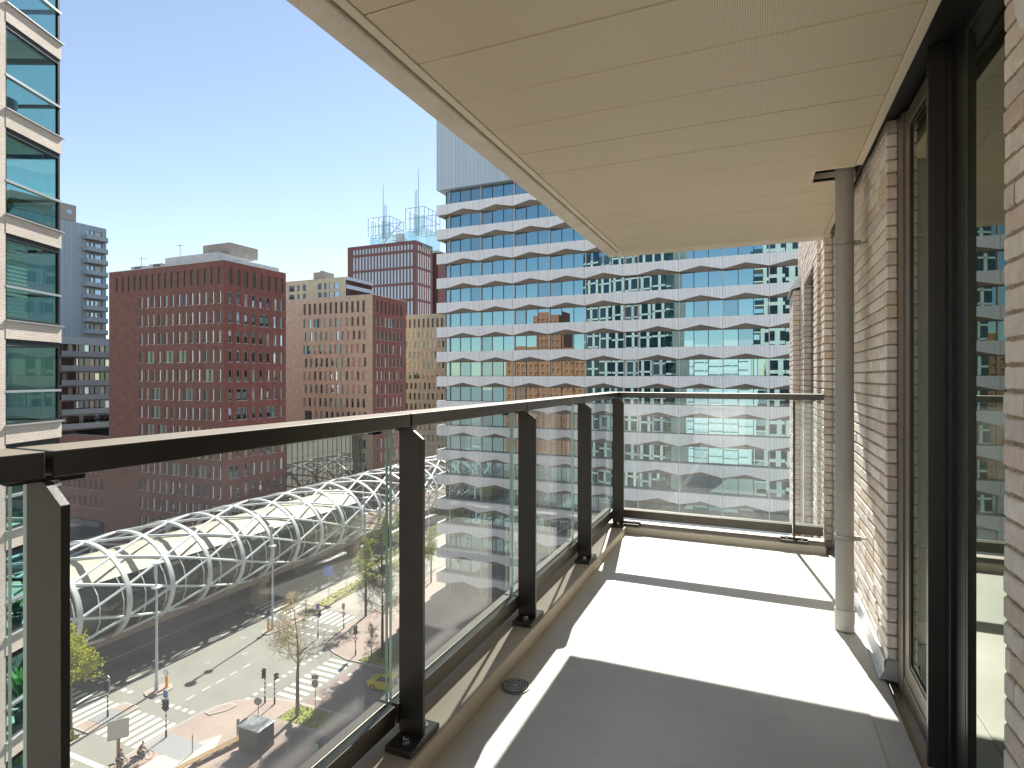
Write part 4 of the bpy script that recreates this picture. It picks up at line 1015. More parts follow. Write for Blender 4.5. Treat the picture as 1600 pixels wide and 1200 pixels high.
mb = MB(); mb.poly([(-2500,-1500,GZ),(2500,-1500,GZ),(2500,3500,GZ),(-2500,3500,GZ)]); struct(mb.build('ground', M['paving']))
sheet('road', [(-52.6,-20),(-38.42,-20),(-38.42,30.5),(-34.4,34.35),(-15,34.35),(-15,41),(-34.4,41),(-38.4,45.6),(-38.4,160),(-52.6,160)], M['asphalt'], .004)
sheet('side_street', [(-32.3,34.36),(-15,34.36),(-15,40.99),(-32.3,40.99)], M['brownpave'], .008)
sheet('tram_lane', [(-47.3,49.4),(-45.15,49.4),(-43.5,56),(-43.5,160),(-46.6,160)], M['paving'], .010)
sheet('turn_lane', [(-43.3,49.2),(-38.8,49.2),(-38.8,70),(-43.3,70)], M['paving'], .009)
sheet('tube_shade_patch', [(-51.8,-10),(-47.6,-10),(-47.6,80),(-51.8,80)], M['asphalt_dark'], .007)  # road under the tube, with the tube's shade painted into the asphalt colour
# pavements and islands, all raised with kerbs
se = [(-38.42,-20),(-15,-20),(-15,34.32),(-32.7,34.15),(-34.4,33.8),(-35.5,33.45),(-36.4,33.0),(-37.2,32.4),(-37.9,31.3),(-38.3,30.2),(-38.42,28.5)]
sheet('pavement', se, M['pink'], .11, .11)
ne = [(-38.4,150),(-38.4,46.2),(-37.9,44.0),(-37.1,42.6),(-35.7,41.6),(-33.7,41.0),(-15,41.0),(-15,150)]
sheet('pavement', ne, M['pink'], .11, .11)
sheet('pavement', [(-70,-20),(-52.7,-20),(-52.7,160),(-70,160)], M['paving'], .11, .11)
sheet('median', [(-45.1,25.3),(-43.15,25.3),(-43.15,28.9),(-44.9,28.9)], M['pink'], .10, .1)
sheet('median', [(-45.3,-10),(-43.1,-10),(-43.1,25.0),(-45.3,25.0)], M['paving'], .10, .1)
sheet('traffic_island', [(-44.75,30.3),(-44.2,30.05),(-43.5,30.3),(-43.25,31.0),(-43.35,31.7),(-43.9,32.05),(-44.6,31.9),(-44.85,31.2)], M['pink'], .13, .1)
sheet('traffic_island', [(-44.85,42.15),(-44.4,41.75),(-43.85,41.95),(-43.4,43.5),(-43.35,46.0),(-45.0,46.0)], M['pink'], .13, .1)
sheet('traffic_island', [(-45.1,46.05),(-43.3,46.05),(-43.4,49.4),(-45.1,49.4)], M['pink'], .11, .1)
sheet('traffic_island', [(-37.85,30.25),(-37.3,30.15),(-36.6,31.1),(-36.5,31.9),(-37.1,32.0),(-37.7,31.3)], M['pink'], .19, .1)
sheet('dark_paving', [(-45.0,26.3),(-43.2,26.3),(-43.2,27.9),(-45.0,27.9)], M['signgrey'], .118)
sheet('dark_paving', [(-38.2,25.8),(-34.6,25.8),(-34.6,27.6),(-38.2,27.6)], M['signgrey'], .122)
sheet('dark_paving', [(-45.0,46.6),(-43.4,46.6),(-43.4,48.2),(-45.0,48.2)], M['asphalt_dark'], .124)
sheet('brown_pavement', [(-31.8,20),(-16,20),(-16,31.6),(-31.8,31.6)], M['brownpave'], .121)
sheet('light_strip', [(-36.4,-5),(-33.6,-5),(-33.6,27.6),(-34.5,28.9),(-36.4,25.5)], M['pooledge'], .121)
sheet('brown_pavement', [(-32.6,42.5),(-30,42.5),(-30,60),(-32.6,60)], M['brownpave'], .121)
# road markings
mk = MB()
def mquad(x0, x1, y0, y1, dz=.017):
    (a, b), (c, d) = G(x0, y0), G(x1, y1); mk.quad((a,b,GZ+dz),(c,b,GZ+dz),(c,d,GZ+dz),(a,d,GZ+dz))
def flush(name):
    global mk
    o = mk.build(name, M['mark']); mk = MB(); return struct(o)
for k in range(11): mquad(-51.5+.765*k-.2+.2, -51.5+.765*k+.38, 25.55, 28.6)
flush('zebra_crossing')
for k in range(6): mquad(-42.72+.77*k-.2, -42.72+.77*k+.2, 25.55, 28.6)
flush('zebra_crossing')
for k in range(9): mquad(-35.1, -32.7, 34.57+.745*k-.19, 34.57+.745*k+.19)
flush('zebra_crossing')
for k in range(7): mquad(-50.2+.77*k-.2, -50.2+.77*k+.2, 46.2, 48.9)
flush('zebra_crossing')
for k in range(6): mquad(-42.8+.75*k-.19, -42.8+.75*k+.19, 46.2, 48.95)
flush('zebra_crossing')
for k in range(8): mquad(-51.2+.745*k-.2, -51.2+.745*k+.2, 29.85, 30.2)
for k in range(6): mquad(-42.72+.75*k-.2, -42.72+.75*k+.2, 29.85, 30.2)
for k in range(13): mquad(-36.8, -36.45, 33.0+.745*k-.17, 33.0+.745*k+.17)
for k in range(7): mquad(-50.0+.76*k-.2, -50.0+.76*k+.2, 44.9, 45.25)
for k in range(6): mquad(-42.7+.76*k-.2, -42.7+.76*k+.2, 44.9, 45.25); mquad(-42.7+.76*k-.2, -42.7+.76*k+.2, 43.5, 43.8)
for y in (31.0, 32.4, 33.7, 35.0, 36.4): mquad(-40.95, -40.83, y, y+.75)
for y in (31.0, 34.0, 37.0, 40.0, 53, 57, 61, 65): mquad(-47.95, -47.83, y, y+1.2)
for y in (50, 54, 58, 62, 66, 70): mquad(-49.9, -49.75, y, y+1.3)
mquad(-43.0, -38.6, 23.3, 23.65); mquad(-46.9, -45.3, 49.5, 49.8); mquad(-40.9,-40.78,10,23)
for y in (35.2,36.5,37.8,39.1,40.2):       # give-way triangles
    for x in (-31.6,):
        a, b = G(x, y); mk.poly([(a-.35,b-.3,GZ+.014),(a+.5,b,GZ+.014),(a-.35,b+.3,GZ+.014)])
for y in (32.5,33.4,34.3,35.2,36.1):
    a, b = G(-49.1, y); mk.poly([(a-.3,b,GZ+.017),(a,b-.55,GZ+.017),(a+.3,b,GZ+.017)])
flush('lane_markings')
for n_, (x, y) in enumerate(((-46.2,32.6),(-45.6,40.6),(-42.9,38.3),(-44.5,35.8))):
    mb = MB(); mb.lathe((x*K,y*K,GZ+.008), [(.0,.004),(.36,.004),(.38,.0)], 20); struct(mb.build('manhole_cover', M['signgrey']))
# grass
def grass(name, label, pts, seed, dens=26, hgt=.12, col=(.22,.235,.06)):
    pts = [G(*p) for p in pts]; xs = [p[0] for p in pts]; ys_ = [p[1] for p in pts]
    mb = MB(); rnd = random.Random(seed)
    def inside(x, y):
        c = False
        for (x1,y1),(x2,y2) in zip(pts, pts[1:]+pts[:1]):
            if (y1 > y) != (y2 > y) and x < (x2-x1)*(y-y1)/(y2-y1)+x1: c = not c
        return c
    a = sum(p[0]*q[1]-q[0]*p[1] for p, q in zip(pts, pts[1:]+pts[:1]))
    mb.poly([(x, y, GZ+.128) for x, y in (pts if a > 0 else pts[::-1])])
    n = int(abs(a)/2*dens)
    for i in range(n):
        x, y = rnd.uniform(min(xs), max(xs)), rnd.uniform(min(ys_), max(ys_))
        if not inside(x, y): continue
        t = rnd.uniform(0, 3.14); c, s = math.cos(t)*.07, math.sin(t)*.07; h = hgt*rnd.uniform(.5, 1.4); l = rnd.uniform(-.05,.05)
        mb.quad((x-c,y-s,GZ+.12),(x+c,y+s,GZ+.12),(x+c*.3+l,y+s*.3+l,GZ+.12+h),(x-c*.3+l,y-s*.3+l,GZ+.12+h))
    o = mb.build(name, plain(name+'_green', col, .9, 0, .45, .9)); o['kind'] = 'stuff'; o['label'] = label; o['category'] = 'grass'
    return o
grass('grass', 'worn green grass square around the bare street tree in the pavement', [(-32.4,31.9),(-32.4,33.85),(-29.1,33.95),(-28.7,32.0)], 1, 30)
grass('grass', 'patchy grass corner below the dark bare tree by the side street', [(-32.6,41.2),(-28,41.2),(-28,46),(-31.6,44.2)], 2, 26)
grass('grass', 'long yellow green grass verge along the middle of the road', [(-45.1,49.8),(-43.45,49.6),(-43.5,74),(-46.4,74)], 3, 26, .14, (.30,.29,.09))
grass('grass', 'yellow green verge at the foot of the banded office tower', [(-48.5,62),(-46.9,62),(-46.6,90),(-48.5,90)], 4, 14, .16, (.27,.27,.08))
grass('grass', 'planted strip of low green bushes in the median beside the near crossing', [(-45.1,18),(-43.3,18),(-43.3,24.8),(-45.1,24.8)], 5, 34, .45, (.24,.25,.06))

# ------------------------------------------------------------------ the elevated steel tube
tube = thing('tram_viaduct', 'white steel lattice tube around an elevated tram station, running beside the red brick block', 'viaduct', (-71, 70, GZ))
S_ = 1.075
TX, TZ, TA, TB = -70.95, -24.4, 7.79, 5.54
M['tubewhite'] = plain('white_steel', (.60,.63,.635), .4, 0, .05, .4)
def el(t, s=0): return (TX+(TA+s)*math.cos(t), TZ+(TB+s)*math.sin(t))
ringY = [46.22+5.01*k for k in range(-6, 30)]
NN = 10
for i, y in enumerate(ringY):
    mb = MB(); n = 64
    mb.sweep([[(el(2*math.pi*k/n, s)[0], y+d, el(2*math.pi*k/n, s)[1]) for s, d in ((.13,-.24),(.13,.24),(-.13,.24),(-.13,-.24))] for k in range(n+1)])
    mb.build('ring', M['tubewhite'], tube, smooth=True)
mb = MB()
for i in range(len(ringY)-1):
    for j in range(NN):
        a = 2*math.pi*(j+.5*(i % 2))/NN; y0, y1 = ringY[i], ringY[i+1]
        for sg in (-.5, .5):
            b = a+2*math.pi*sg/NN
            p, q = el(a), el(b); mb.tube((p[0],y0,p[1]), (q[0],y1,q[1]), .15, .15, 8, 0, False)
mb.build('lattice', M['tubewhite'], tube, smooth=True)
roofp = [(-66.1,-22.3),(-67.25,-21.6),(-69,-20.8),(-70.95,-20.4),(-72.9,-20.8),(-74.65,-21.6),(-75.8,-22.3)]
mb = MB(); ry = [14+2.505*k for k in range(0, 29)]
th_ = [(x, z-.25) for x, z in roofp[::-1]]
for a, b in zip(ry[:-1], ry[1:]):
    mb.sweep([[(x, a+.02, z) for x, z in roofp]+[(x, a+.02, z) for x, z in th_], [(x, b-.02, z) for x, z in roofp]+[(x, b-.02, z) for x, z in th_]])
mb.sweep([[(x, ry[0], z-.05) for x, z in roofp]+[(x, ry[0], z) for x, z in th_], [(x, ry[-1], z-.05) for x, z in roofp]+[(x, ry[-1], z) for x, z in th_]])
mb.build('station_roof', plain('cream_roof_sheet', (.47,.425,.325), .6, 0, .06, .5), tube)
wl = [(-66.05,-22.35),(-65.25,-23.3),(-64.8,-24.7),(-64.85,-26.2),(-65.5,-27.5),(-66.2,-28.25)]
for sx in (1, -1):
    mb = MB(); ww = [(TX+sx*(x-TX), z) for x, z in wl]
    for a, b in zip(ry[:-1], ry[1:]): mb.sweep([[(x, a+.03, z) for x, z in ww], [(x, b-.03, z) for x, z in ww]], 0, False)
    o = mb.build('station_glass', clearglass('station_glass', (.50,.60,.52), .03, 1.6), tube); o.modifiers.new('solid', 'SOLIDIFY').thickness = .03
    mb = MB()
    for a in ry[::1]:
        for (x0, z0), (x1, z1) in zip(ww[:-1], ww[1:]): mb.tube((x0+.07*sx,a,z0),(x1+.07*sx,a,z1),.07,.07,6,0,False)
    mb.build('glazing_ribs', M['tubewhite'], tube, smooth=True)
mb = MB()
mb.prism([(-65.9,-10),(-76.0,-10),(-76.0,200),(-65.9,200)][::-1], -29.3, -28.3)
mb.box(-69.8,-67.0,20,84,-28.29,-27.3); mb.box(-74.9,-72.1,20,84,-28.29,-27.3)
mb.build('deck', plain('brown_concrete_deck', (.25,.19,.145), .9, 0, .2, .4), tube)
mb = MB()
for x in (-71.9,-70.0): mb.box(x-.05,x+.05,-10,200,-28.29,-28.15)
mb.build('rails', M['galv'], tube)
for y in (62.5, 83.5, 105, 127):
    mb = MB()
    for x in (-73.2, -67.0): mb.hexa([(x-.95,y-1.1,GZ),(x+.95,y-1.1,GZ),(x+.95,y+1.1,GZ),(x-.95,y+1.1,GZ),(x-.6,y-.7,-29.9),(x+.6,y-.7,-29.9),(x+.6,y+.7,-29.9),(x-.6,y+.7,-29.9)])
    mb.box(-74.6,-65.9,y-.8,y+.8,-29.901,-29.3)
    mb.build('pier', plain('pier_concrete', (.28,.215,.16), .9, 0, .2, .5), tube, bevel=.08)
mb = MB()
for k in range(5):
    y = 28+k*11; mb.box(-68.3,-67.8,y,y+2.6,-27.3,-26.85); mb.box(-74.2,-73.7,y+3,y+5.6,-27.3,-26.85)
mb.build('platform_bench', M['louvre'], tube)

# ------------------------------------------------------------------ street furniture
def stripes():
    m, t, p, o = newmat('black_white_stripes'); p.inputs['Roughness'].default_value = .5
    tc = N(t, 'ShaderNodeTexCoord'); s = N(t, 'ShaderNodeSeparateXYZ'); t.links.new(tc.outputs['Object'], s.inputs[0])
    d = N(t, 'ShaderNodeMath', operation='DIVIDE'); d.inputs[1].default_value = .46; t.links.new(s.outputs[2], d.inputs[0])
    f = N(t, 'ShaderNodeMath', operation='FRACT'); t.links.new(d.outputs[0], f.inputs[0])
    g = N(t, 'ShaderNodeMath', operation='GREATER_THAN'); g.inputs[1].default_value = .6; t.links.new(f.outputs[0], g.inputs[0])
    g2 = N(t, 'ShaderNodeMath', operation='GREATER_THAN'); g2.inputs[1].default_value = .6; t.links.new(s.outputs[2], g2.inputs[0])
    g3 = N(t, 'ShaderNodeMath', operation='MULTIPLY'); t.links.new(g.outputs[0], g3.inputs[0]); t.links.new(g2.outputs[0], g3.inputs[1])
    mx = N(t, 'ShaderNodeMix', data_type='RGBA'); mx.inputs[6].default_value = (.015,.015,.015,1); mx.inputs[7].default_value = (.7,.7,.68,1)
    t.links.new(g3.outputs[0], mx.inputs[0]); t.links.new(mx.outputs[2], p.inputs['Base Color']); return m
M['stripes'] = stripes()
Z = GZ+.12
# lamp columns
def lamp_col(): 
    t = thing('street_lamp', 'x', 'street lamp', (0,0,0), 'tall lamp columns along the middle of the road')
    mb = MB(); mb.lathe((0,0,0), [(.20,0),(.20,.5),(.14,1.2),(.10,10.7),(.0,10.7)], 12); mb.build('column', M['lampgrey'], t, smooth=True)
    mb = MB(); mb.lathe((0,0,10.6), [(.0,0),(.42,.05),(.48,.16),(.15,.28),(.0,.28)], 16); mb.build('lower_lamp_disc', M['lampgrey'], t, smooth=True)
    mb = MB(); pr = [(0,10.85,.07),(-.12,11.6,.13),(-.16,12.4,.17),(-.05,13.05,.13),(.05,13.3,.08)]
    for a, b in zip(pr[:-1], pr[1:]): mb.tube((a[0],0,a[1]),(b[0],0,b[1]),a[2],b[2],8,0,False)
    mb.build('bracket', M['lampgrey'], t, smooth=True)
    mb = MB(); mb.lathe((.08,0,13.25), [(.0,0),(.55,.03),(.6,.1),(.0,.2)], 16); mb.build('upper_lamp_disc', M['lampgrey'], t, smooth=True)
    return t
lp = lamp_col(); lp.location = (-57.7,40.4,Z+.02); lp['label'] = 'tall pale grey lamp column on the nearest small kerbed traffic island'
dup(lp, (-58.1,56.3,Z+.02), .5, 'tall pale grey lamp column on the traffic island with a yellow bollard')
dup(lp, (-58.3,75.7,Z), .2, 'tall lamp column in the grass verge beside a tube pier, third along the road')
dup(lp, (-58.3,95,Z), .8, 'farthest tall lamp column, beyond the third along the road')
# traffic lights
def signal(t, z, ry, two=True, small=False):
    c, s = math.cos(ry), math.sin(ry)
    h = .62 if small else .95; wd = .15
    mb = MB(); mb.box(-wd-.02, wd+.02, -.20, -.06, z, z+h, 0)
    for k in range(2 if small else 3):
        zz = z+h*(k+.5)/(2 if small else 3); mb.tube((0,-.20,zz),(0,-.38,zz+.02),.105,.115,10,0,False)
    o = mb.build('signal_head', M['rubber'], t); o.rotation_euler = (0,0,ry)
    mb = MB()
    for k in range(2 if small else 3):
        zz = z+h*(k+.5)/(2 if small else 3); mb.tube((0,-.20,zz),(0,-.21,zz),.095,.095,12)
    l = mb.build('lens', M['dark_glass'], o)
def traffic_light(label, x, y, hp=2.5, heads=((0,2.5,False),), sign=None, yield_=False, hoop=False):
    t = thing('traffic_light', label, 'traffic light', (0,0,0), 'black and white striped traffic lights around the junction')
    top = max(h[1]+(.62 if h[2] else .95) for h in heads)
    mb = MB(); mb.lathe((0,0,0), [(.09,0),(.09,.6),(.06,.62),(.06,top+.05),(0,top+.05)], 10); mb.build('pole', M['stripes'], t, smooth=True)
    for ry, z, small in heads: signal(t, z, ry, small=small)
    if sign:
        mb = MB(); mb.tube((0,0,top),(0,0,top+.95),.035,.035,6); mb.build('mast', M['signgrey'], t)
        mb = MB(); mb.box(-.28,.28,-.07,-.045,top+.15,top+.8); mb.build('blue_sign', M['signblue'], t)
    if yield_:
        mb = MB(); z = 2.1; mb.sweep([[(0,-.07,z-.65),(.38,-.07,z),(-.38,-.07,z)],[(0,-.095,z-.65),(.38,-.095,z),(-.38,-.095,z)]]); mb.poly([(0,-.095,z-.65),(.38,-.095,z),(-.38,-.095,z)]); o = mb.build('give_way_sign', M['signred'], t)
        mb = MB(); mb.poly([(0,-.098,z-.52),(.26,-.098,z-.07),(-.26,-.098,z-.07)]); mb.poly([(0,-.10,z-.5),(.24,-.10,z-.09),(-.24,-.10,z-.09)]); mb.build('white_field', M['white'], o)
    if hoop:
        mb = MB(); pts = [(.0,2.4),(.12,2.42),(.2,3.2),(.16,3.75),(-.1,3.9),(-.42,3.8),(-.5,3.6)]
        for a, b in zip(pts[:-1], pts[1:]): mb.tube((a[0],.05,a[1]),(b[0],.05,b[1]),.05,.05,6)
        mb.build('hoop', M['signgrey'], t)
    t.location = (x*K, y*K, Z); return t
traffic_light('striped traffic light with a grey hoop behind its head, on the pink median', -44.01, 27.09, heads=((.2,2.55,False),), hoop=True)
traffic_light('striped traffic light under a blue sign, at the near end of the crossing', -37.78, 27.14, heads=((1.2,2.5,False),(-1.3,2.5,False)), sign=True)
traffic_light('slim striped traffic light on the pink corner, left one of the close pair', -34.84, 33.02, heads=((.1,2.55,False),))
traffic_light('slim striped traffic light on the pink corner, right one of the close pair', -34.04, 33.19, heads=((2.2,2.45,True),))
traffic_light('striped traffic light carrying a red give way sign on the rounded far corner', -33.38, 41.94, heads=((0.6,2.5,False),(3.6,2.5,False)), yield_=True)
traffic_light('striped traffic light with a red triangle at the far crossing, short of the grass', -38.02, 45.96, heads=((.3,2.6,True),), yield_=True)
traffic_light('white topped striped traffic light on the dark patch of the far median', -44.5, 47.72, heads=((2.5,2.6,True),))
traffic_light('striped traffic light standing in the shadow under the tube, far left crossing', -50.9, 47.9, heads=((.6,2.6,True),))
t = traffic_light('traffic light with its black back turned and a blue board, beside the far crossing', -38.9, 43.3, heads=((3.0,2.5,False),), sign=True)
# signs
def sign(label, x, y, h, kind, name='road_sign', ry=0.):
    t = thing(name, label, 'sign', (0,0,0))
    mb = MB(); mb.tube((0,0,0),(0,0,h),.038,.038,8); mb.build('post', M['signgrey'], t)
    if kind == 'round':
        mb = MB(); mb.tube((0,-.05,h-.32),(0,-.075,h-.32),.36,.36,24); mb.build('round_plate', M['signgrey'], t)
    if kind == 'round2':
        mb = MB(); mb.tube((0,-.05,h-1.0),(0,-.075,h-1.0),.36,.36,24); mb.build('round_plate', M['signgrey'], t)
        mb = MB(); mb.box(-.36,.36,-.07,-.045,h-.58,h-.18); mb.build('square_plate', M['signgrey'], t)
    if kind == 'blue':
        mb = MB(); mb.box(-.75,.75,-.10,-.045,h-1.4,h); mb.build('blue_board', M['signblue'], t)
    if kind == 'multi':
        mb = MB(); mb.tube((0,-.05,h-.3),(0,-.075,h-.3),.30,.30,20); mb.build('round_plate', M['signgrey'], t)
        mb = MB(); mb.tube((.0,.05,h-.95),(.0,.075,h-.95),.3,.3,20); mb.build('round_plate', M['signgrey'], t)
        mb = MB(); mb.box(.05,.6,-.07,-.045,h-.75,h-.5); mb.build('square_plate', M['signgrey'], t)
    t.location = (x*K, y*K, Z); t.rotation_euler = (0,0,ry); return t
sign('road sign post with one grey round plate standing behind the dark cabinet', -32.38, 30.09, 3.2, 'round', ry=.5)
sign('road sign post with grey square and round plates beside the grass square', -30.34, 33.48, 3.9, 'round2', ry=.3)
sign('road sign post with several small round plates at the edge of the big shadow', -28.37, 28.86, 3.0, 'multi', ry=.9)
sign('large blue direction board on a grey post in the grass verge', -44.48, 51.23, 4.9, 'blue', ry=.3)
sign('plain thin grey post with a round plate in the grass verge', -44.74, 54.51, 3.6, 'round', ry=.3)
# info board near the cyclists
t = thing('notice_board', 'large pale notice board on a single timber post, beside the near crossing', 'sign', (0,0,0))
mb = MB(); mb.box(-.13,.13,-.09,.09,0,2.9); mb.build('post', M['timber'], t, bevel=.01)
mb = MB(); mb.box(-.72,.72,-.17,-.10,2.45,3.95); b_ = mb.build('board', plain('pale_board', (.47,.46,.44), .6, 0, .05), t)
mb = MB()
for (x0,x1,z0,z1) in ((-.74,.74,3.95,4.0),(-.74,.74,2.4,2.45),(-.75,-.7201,2.4501,3.9499),(.7201,.75,2.4501,3.9499)): mb.box(x0,x1,-.19,-.09,z0,z1)
mb.build('board_frame', M['signgrey'], b_)
t.location = (-37.75*K, 23.9*K, Z); t.rotation_euler = (0,0,.9)
# yellow bollards with blue discs
def bollard(label, x, y):
    t = thing('traffic_bollard', label, 'bollard', (0,0,0), 'yellow bollards at the noses of the traffic islands')
    mb = MB(); mb.lathe((0,0,0), [(.16,0),(.16,1.05),(.10,1.2),(0,1.2)], 12); mb.build('post', M['orange'], t, smooth=True)
    mb = MB(); mb.tube((0,-.05,1.55),(0,-.09,1.55),.33,.33,20); mb.build('blue_disc', M['signblue'], t)
    mb = MB(); mb.box(-.04,.04,-.04,.04,1.15,1.4); mb.tube((0,-.092,1.55),(0,-.094,1.55),.28,.28,20); mb.build('white_rim', M['white'], t)
    t.location = (x*K, y*K, GZ+.135)
bollard('yellow bollard with a blue disc at the nose of the far traffic island', -44.39, 42.5)
bollard('yellow bollard with a white topped disc on the near traffic island', -43.85, 31.55)
# cabinet, bin, posts, bench
t = thing('utility_cabinet', 'dark ribbed cabinet with a pale metal top on the pavement', 'cabinet', (-31.2*K, 29.1*K, Z))
cx_, cy_ = -31.2*K, 29.1*K
mb = MB(); mb.box(cx_-1.15,cx_+1.15,cy_-1.2,cy_+.55,Z,Z+2.0); mb.build('body', ribmat('dark_ribbed_panel', (.10,.10,.10), .2, 0, .4, .6), t)
mb = MB(); mb.box(cx_-1.2,cx_+1.2,cy_-1.25,cy_+.6,Z+2.001,Z+2.12); mb.build('lid', M['galv'], t, bevel=.02)
t = thing('litter_bin', 'small grey litter bin with a pale blue front at the edge of the shadow', 'bin', (0,0,0))
mb = MB(); mb.lathe((0,0,0), [(.30,.1),(.34,1.05),(.30,1.1),(.0,1.1)], 14); mb.build('body', M['louvre'], t, smooth=True)
mb = MB(); mb.box(-.2,.2,-.36,-.345,.3,.8); mb.build('front_panel', plain('pale_blue_panel', (.35,.50,.55), .5), t)
t.location = (-27.0*K, 30.2*K, Z)
for (x, y, lab) in ((-33.3,29.2,'thick grey post beside the timber seat'),(-34.6,26.7,'thin dark post at the near end of the timber seat'),(-28.1,28.5,'short dark post next to the sign with several plates')):
    mb = MB(); q = .14 if 'thick' in lab else .05
    mb.lathe((x*K,y*K,Z), [(q,0),(q,1.5),(q*.6,1.6),(0,1.6)], 10); o = mb.build('street_post', M['signgrey'], None, True, loc=(x*K,y*K,Z)); tag(o, lab, 'post')
t = thing('timber_bench', 'long low brown slatted bench running along the pale strip of pavement', 'bench', (-32.9*K, 27.3*K, Z))
mb = MB()
for k in range(5): mb.hexa([(-34.0*K+.16*k-.05*k,24.5*K,Z+.38),(-34.0*K+.16*k+.12-.05*k,24.5*K,Z+.38),(-32.9*K+.16*k+.12,29.0*K,Z+.38),(-32.9*K+.16*k,29.0*K,Z+.38),(-34.0*K+.16*k-.05*k,24.5*K,Z+.45),(-34.0*K+.16*k+.12-.05*k,24.5*K,Z+.45),(-32.9*K+.16*k+.12,29.0*K,Z+.45),(-32.9*K+.16*k,29.0*K,Z+.45)])
mb.build('seat_slats', M['timber'], t)
for k in range(4):
    mb = MB(); x, y = (-33.95+.3*k)*K, (24.8+1.3*k)*K; mb.box(x,x+.5,y,y+.2,Z,Z+.379); mb.build('leg', M['concrete'], t)

# ------------------------------------------------------------------ trees
def tree(label, x, y, h, seed, leafcol, nleaf, bark='bark', spread=.38, clear=.3, leaf=.09, group='young street trees around the junction', depth=4, zb=Z, up=.55):
    rnd = random.Random(seed); t = thing('street_tree', label, 'tree', (x*K, y*K, zb), group)
    tr = MB(); tw = MB(); base = Vector((x*K, y*K, zb)); tips = []
    def limb(p, d, l, r, lev):
        n = 3; q = p
        for k in range(n):
            dd = (d+Vector((rnd.uniform(-1,1), rnd.uniform(-1,1), rnd.uniform(-.3,.6)))*.16).normalized()
            q2 = q+dd*l/n; r2 = r*(1-.22*(k+1)/1.6)
            (tr if lev < 2 else tw).tube(q, q2, max(r*(1-.25*k), .008), max(r*(1-.25*(k+1)), .007), 6 if lev < 2 else 4, 0, False)
            q = q2; d = dd
            if lev >= 2: tips.append((q.copy(), d.copy()))
            if lev < depth and (lev > 0 or k > 0):
                for s in range(2 if lev < 3 else 2):
                    a = rnd.uniform(0, 6.283); o = d.orthogonal().normalized(); o.rotate(Matrix.Rotation(a, 3, d))
                    nd = (d*up+o*rnd.uniform(.6,1.0)+Vector((0,0,.22))).normalized()
                    limb(q, nd, l*rnd.uniform(.5,.68), r*(.42 if lev == 0 else .5), lev+1)
    r0 = h*.013+.02
    top = base+Vector((0,0,h*clear)); tr.tube(base, top, r0*1.25, r0, 8, 0, False)
    p = top; d = Vector((rnd.uniform(-.05,.05), rnd.uniform(-.05,.05), 1)).normalized(); n = 7; seg = h*(1-clear)/n; r = r0
    for k in range(n):
        d = (d+Vector((rnd.uniform(-.07,.07), rnd.uniform(-.07,.07), .1))).normalized(); q = p+d*seg
        tr.tube(p, q, r, r*.8, 7, 0, False); r *= .8; p = q
        L_ = h*spread*(1-.55*k/n)
        for s in range(3):
            a = rnd.uniform(0, 6.283); nd = Vector((math.cos(a), math.sin(a), rnd.uniform(.25,.9))).normalized()
            limb(p, nd, L_*rnd.uniform(.6,1), r*.42, 1)
    tr.build('trunk', M[bark], t, smooth=True)
    lf0 = len(tw.f)
    for i in range(nleaf):
        q, d = rnd.choice(tips); c = q+Vector((rnd.gauss(0,.16), rnd.gauss(0,.16), rnd.gauss(0,.13)))
        a = Vector((rnd.uniform(-1,1), rnd.uniform(-1,1), rnd.uniform(-1,1))).normalized(); b = a.orthogonal().normalized(); s = leaf*rnd.uniform(.6,1.3)
        tw.quad(c-a*s, c+b*s*.55, c+a*s, c-b*s*.55, 1)
    lm = plain('leaf_'+str(seed), leafcol, .6, 0, .35, 1.2)
    lt = lm.node_tree; pb = lt.nodes['Principled BSDF']; trn = lt.nodes.new('ShaderNodeBsdfTranslucent'); trn.inputs[0].default_value = (*[min(1, c*2.0) for c in leafcol], 1)
    ad = lt.nodes.new('ShaderNodeMixShader'); ad.inputs[0].default_value = .4; lt.links.new(pb.outputs[0], ad.inputs[1]); lt.links.new(trn.outputs[0], ad.inputs[2]); lt.links.new(ad.outputs[0], lt.nodes['Material Output'].inputs[0])
    tw.build('crown', [M[bark], lm], t)
    return t
tree('nearly bare street tree with fine tan buds in the grass square', -31.32, 32.73, 10.2, 11, (.40,.31,.14), 3400, 'tanbark', .33, clear=.40, leaf=.055, depth=3)
tree('dark bare tree with upswept branches on the rounded far corner', -30.88, 42.5, 9.6, 12, (.12,.08,.05), 300, 'darkbark', .26, .45, .05, depth=4, up=.8)
tree('thin tree with sparse yellow green leaves in the median beyond the far crossing', -37.84, 49.2, 9.5, 13, (.20,.24,.03), 1500, 'darkbark', .17, .35, .13, depth=3)
tree('slim dark young tree in the verge, further along the road', -44.67, 61.34, 8.5, 14, (.16,.19,.03), 900, 'darkbark', .17, .4, .12, depth=3)
tree('street tree dense with bright yellow green leaves in the median, close beside the nearest post', -44.8, 25.05, 8.4, 15, (.26,.27,.03), 5200, 'bark', .24, .45, .12, depth=3)
tree('leafy young tree in the shade of a tube pier', -45.4, 66.5, 7.5, 16, (.17,.20,.03), 1500, 'darkbark', .2, .35, .13, depth=3)
tree('young tree with pale green leaves near the left corner of the office tower', -36.8, 60.5, 8.0, 17, (.20,.25,.04), 1600, 'darkbark', .2, .35, .13, depth=3)
tree('bare brown tree rising in front of the office tower, right of the second post', -31.5, 50.2, 9.0, 18, (.15,.10,.06), 400, 'bark', .24, .4, .06, depth=3)
tree('reddish shrub with many thin bare stems in the corner grass', -31.7, 42.0, 3.6, 19, (.22,.10,.06), 500, 'bark', .30, .08, .05, depth=3)

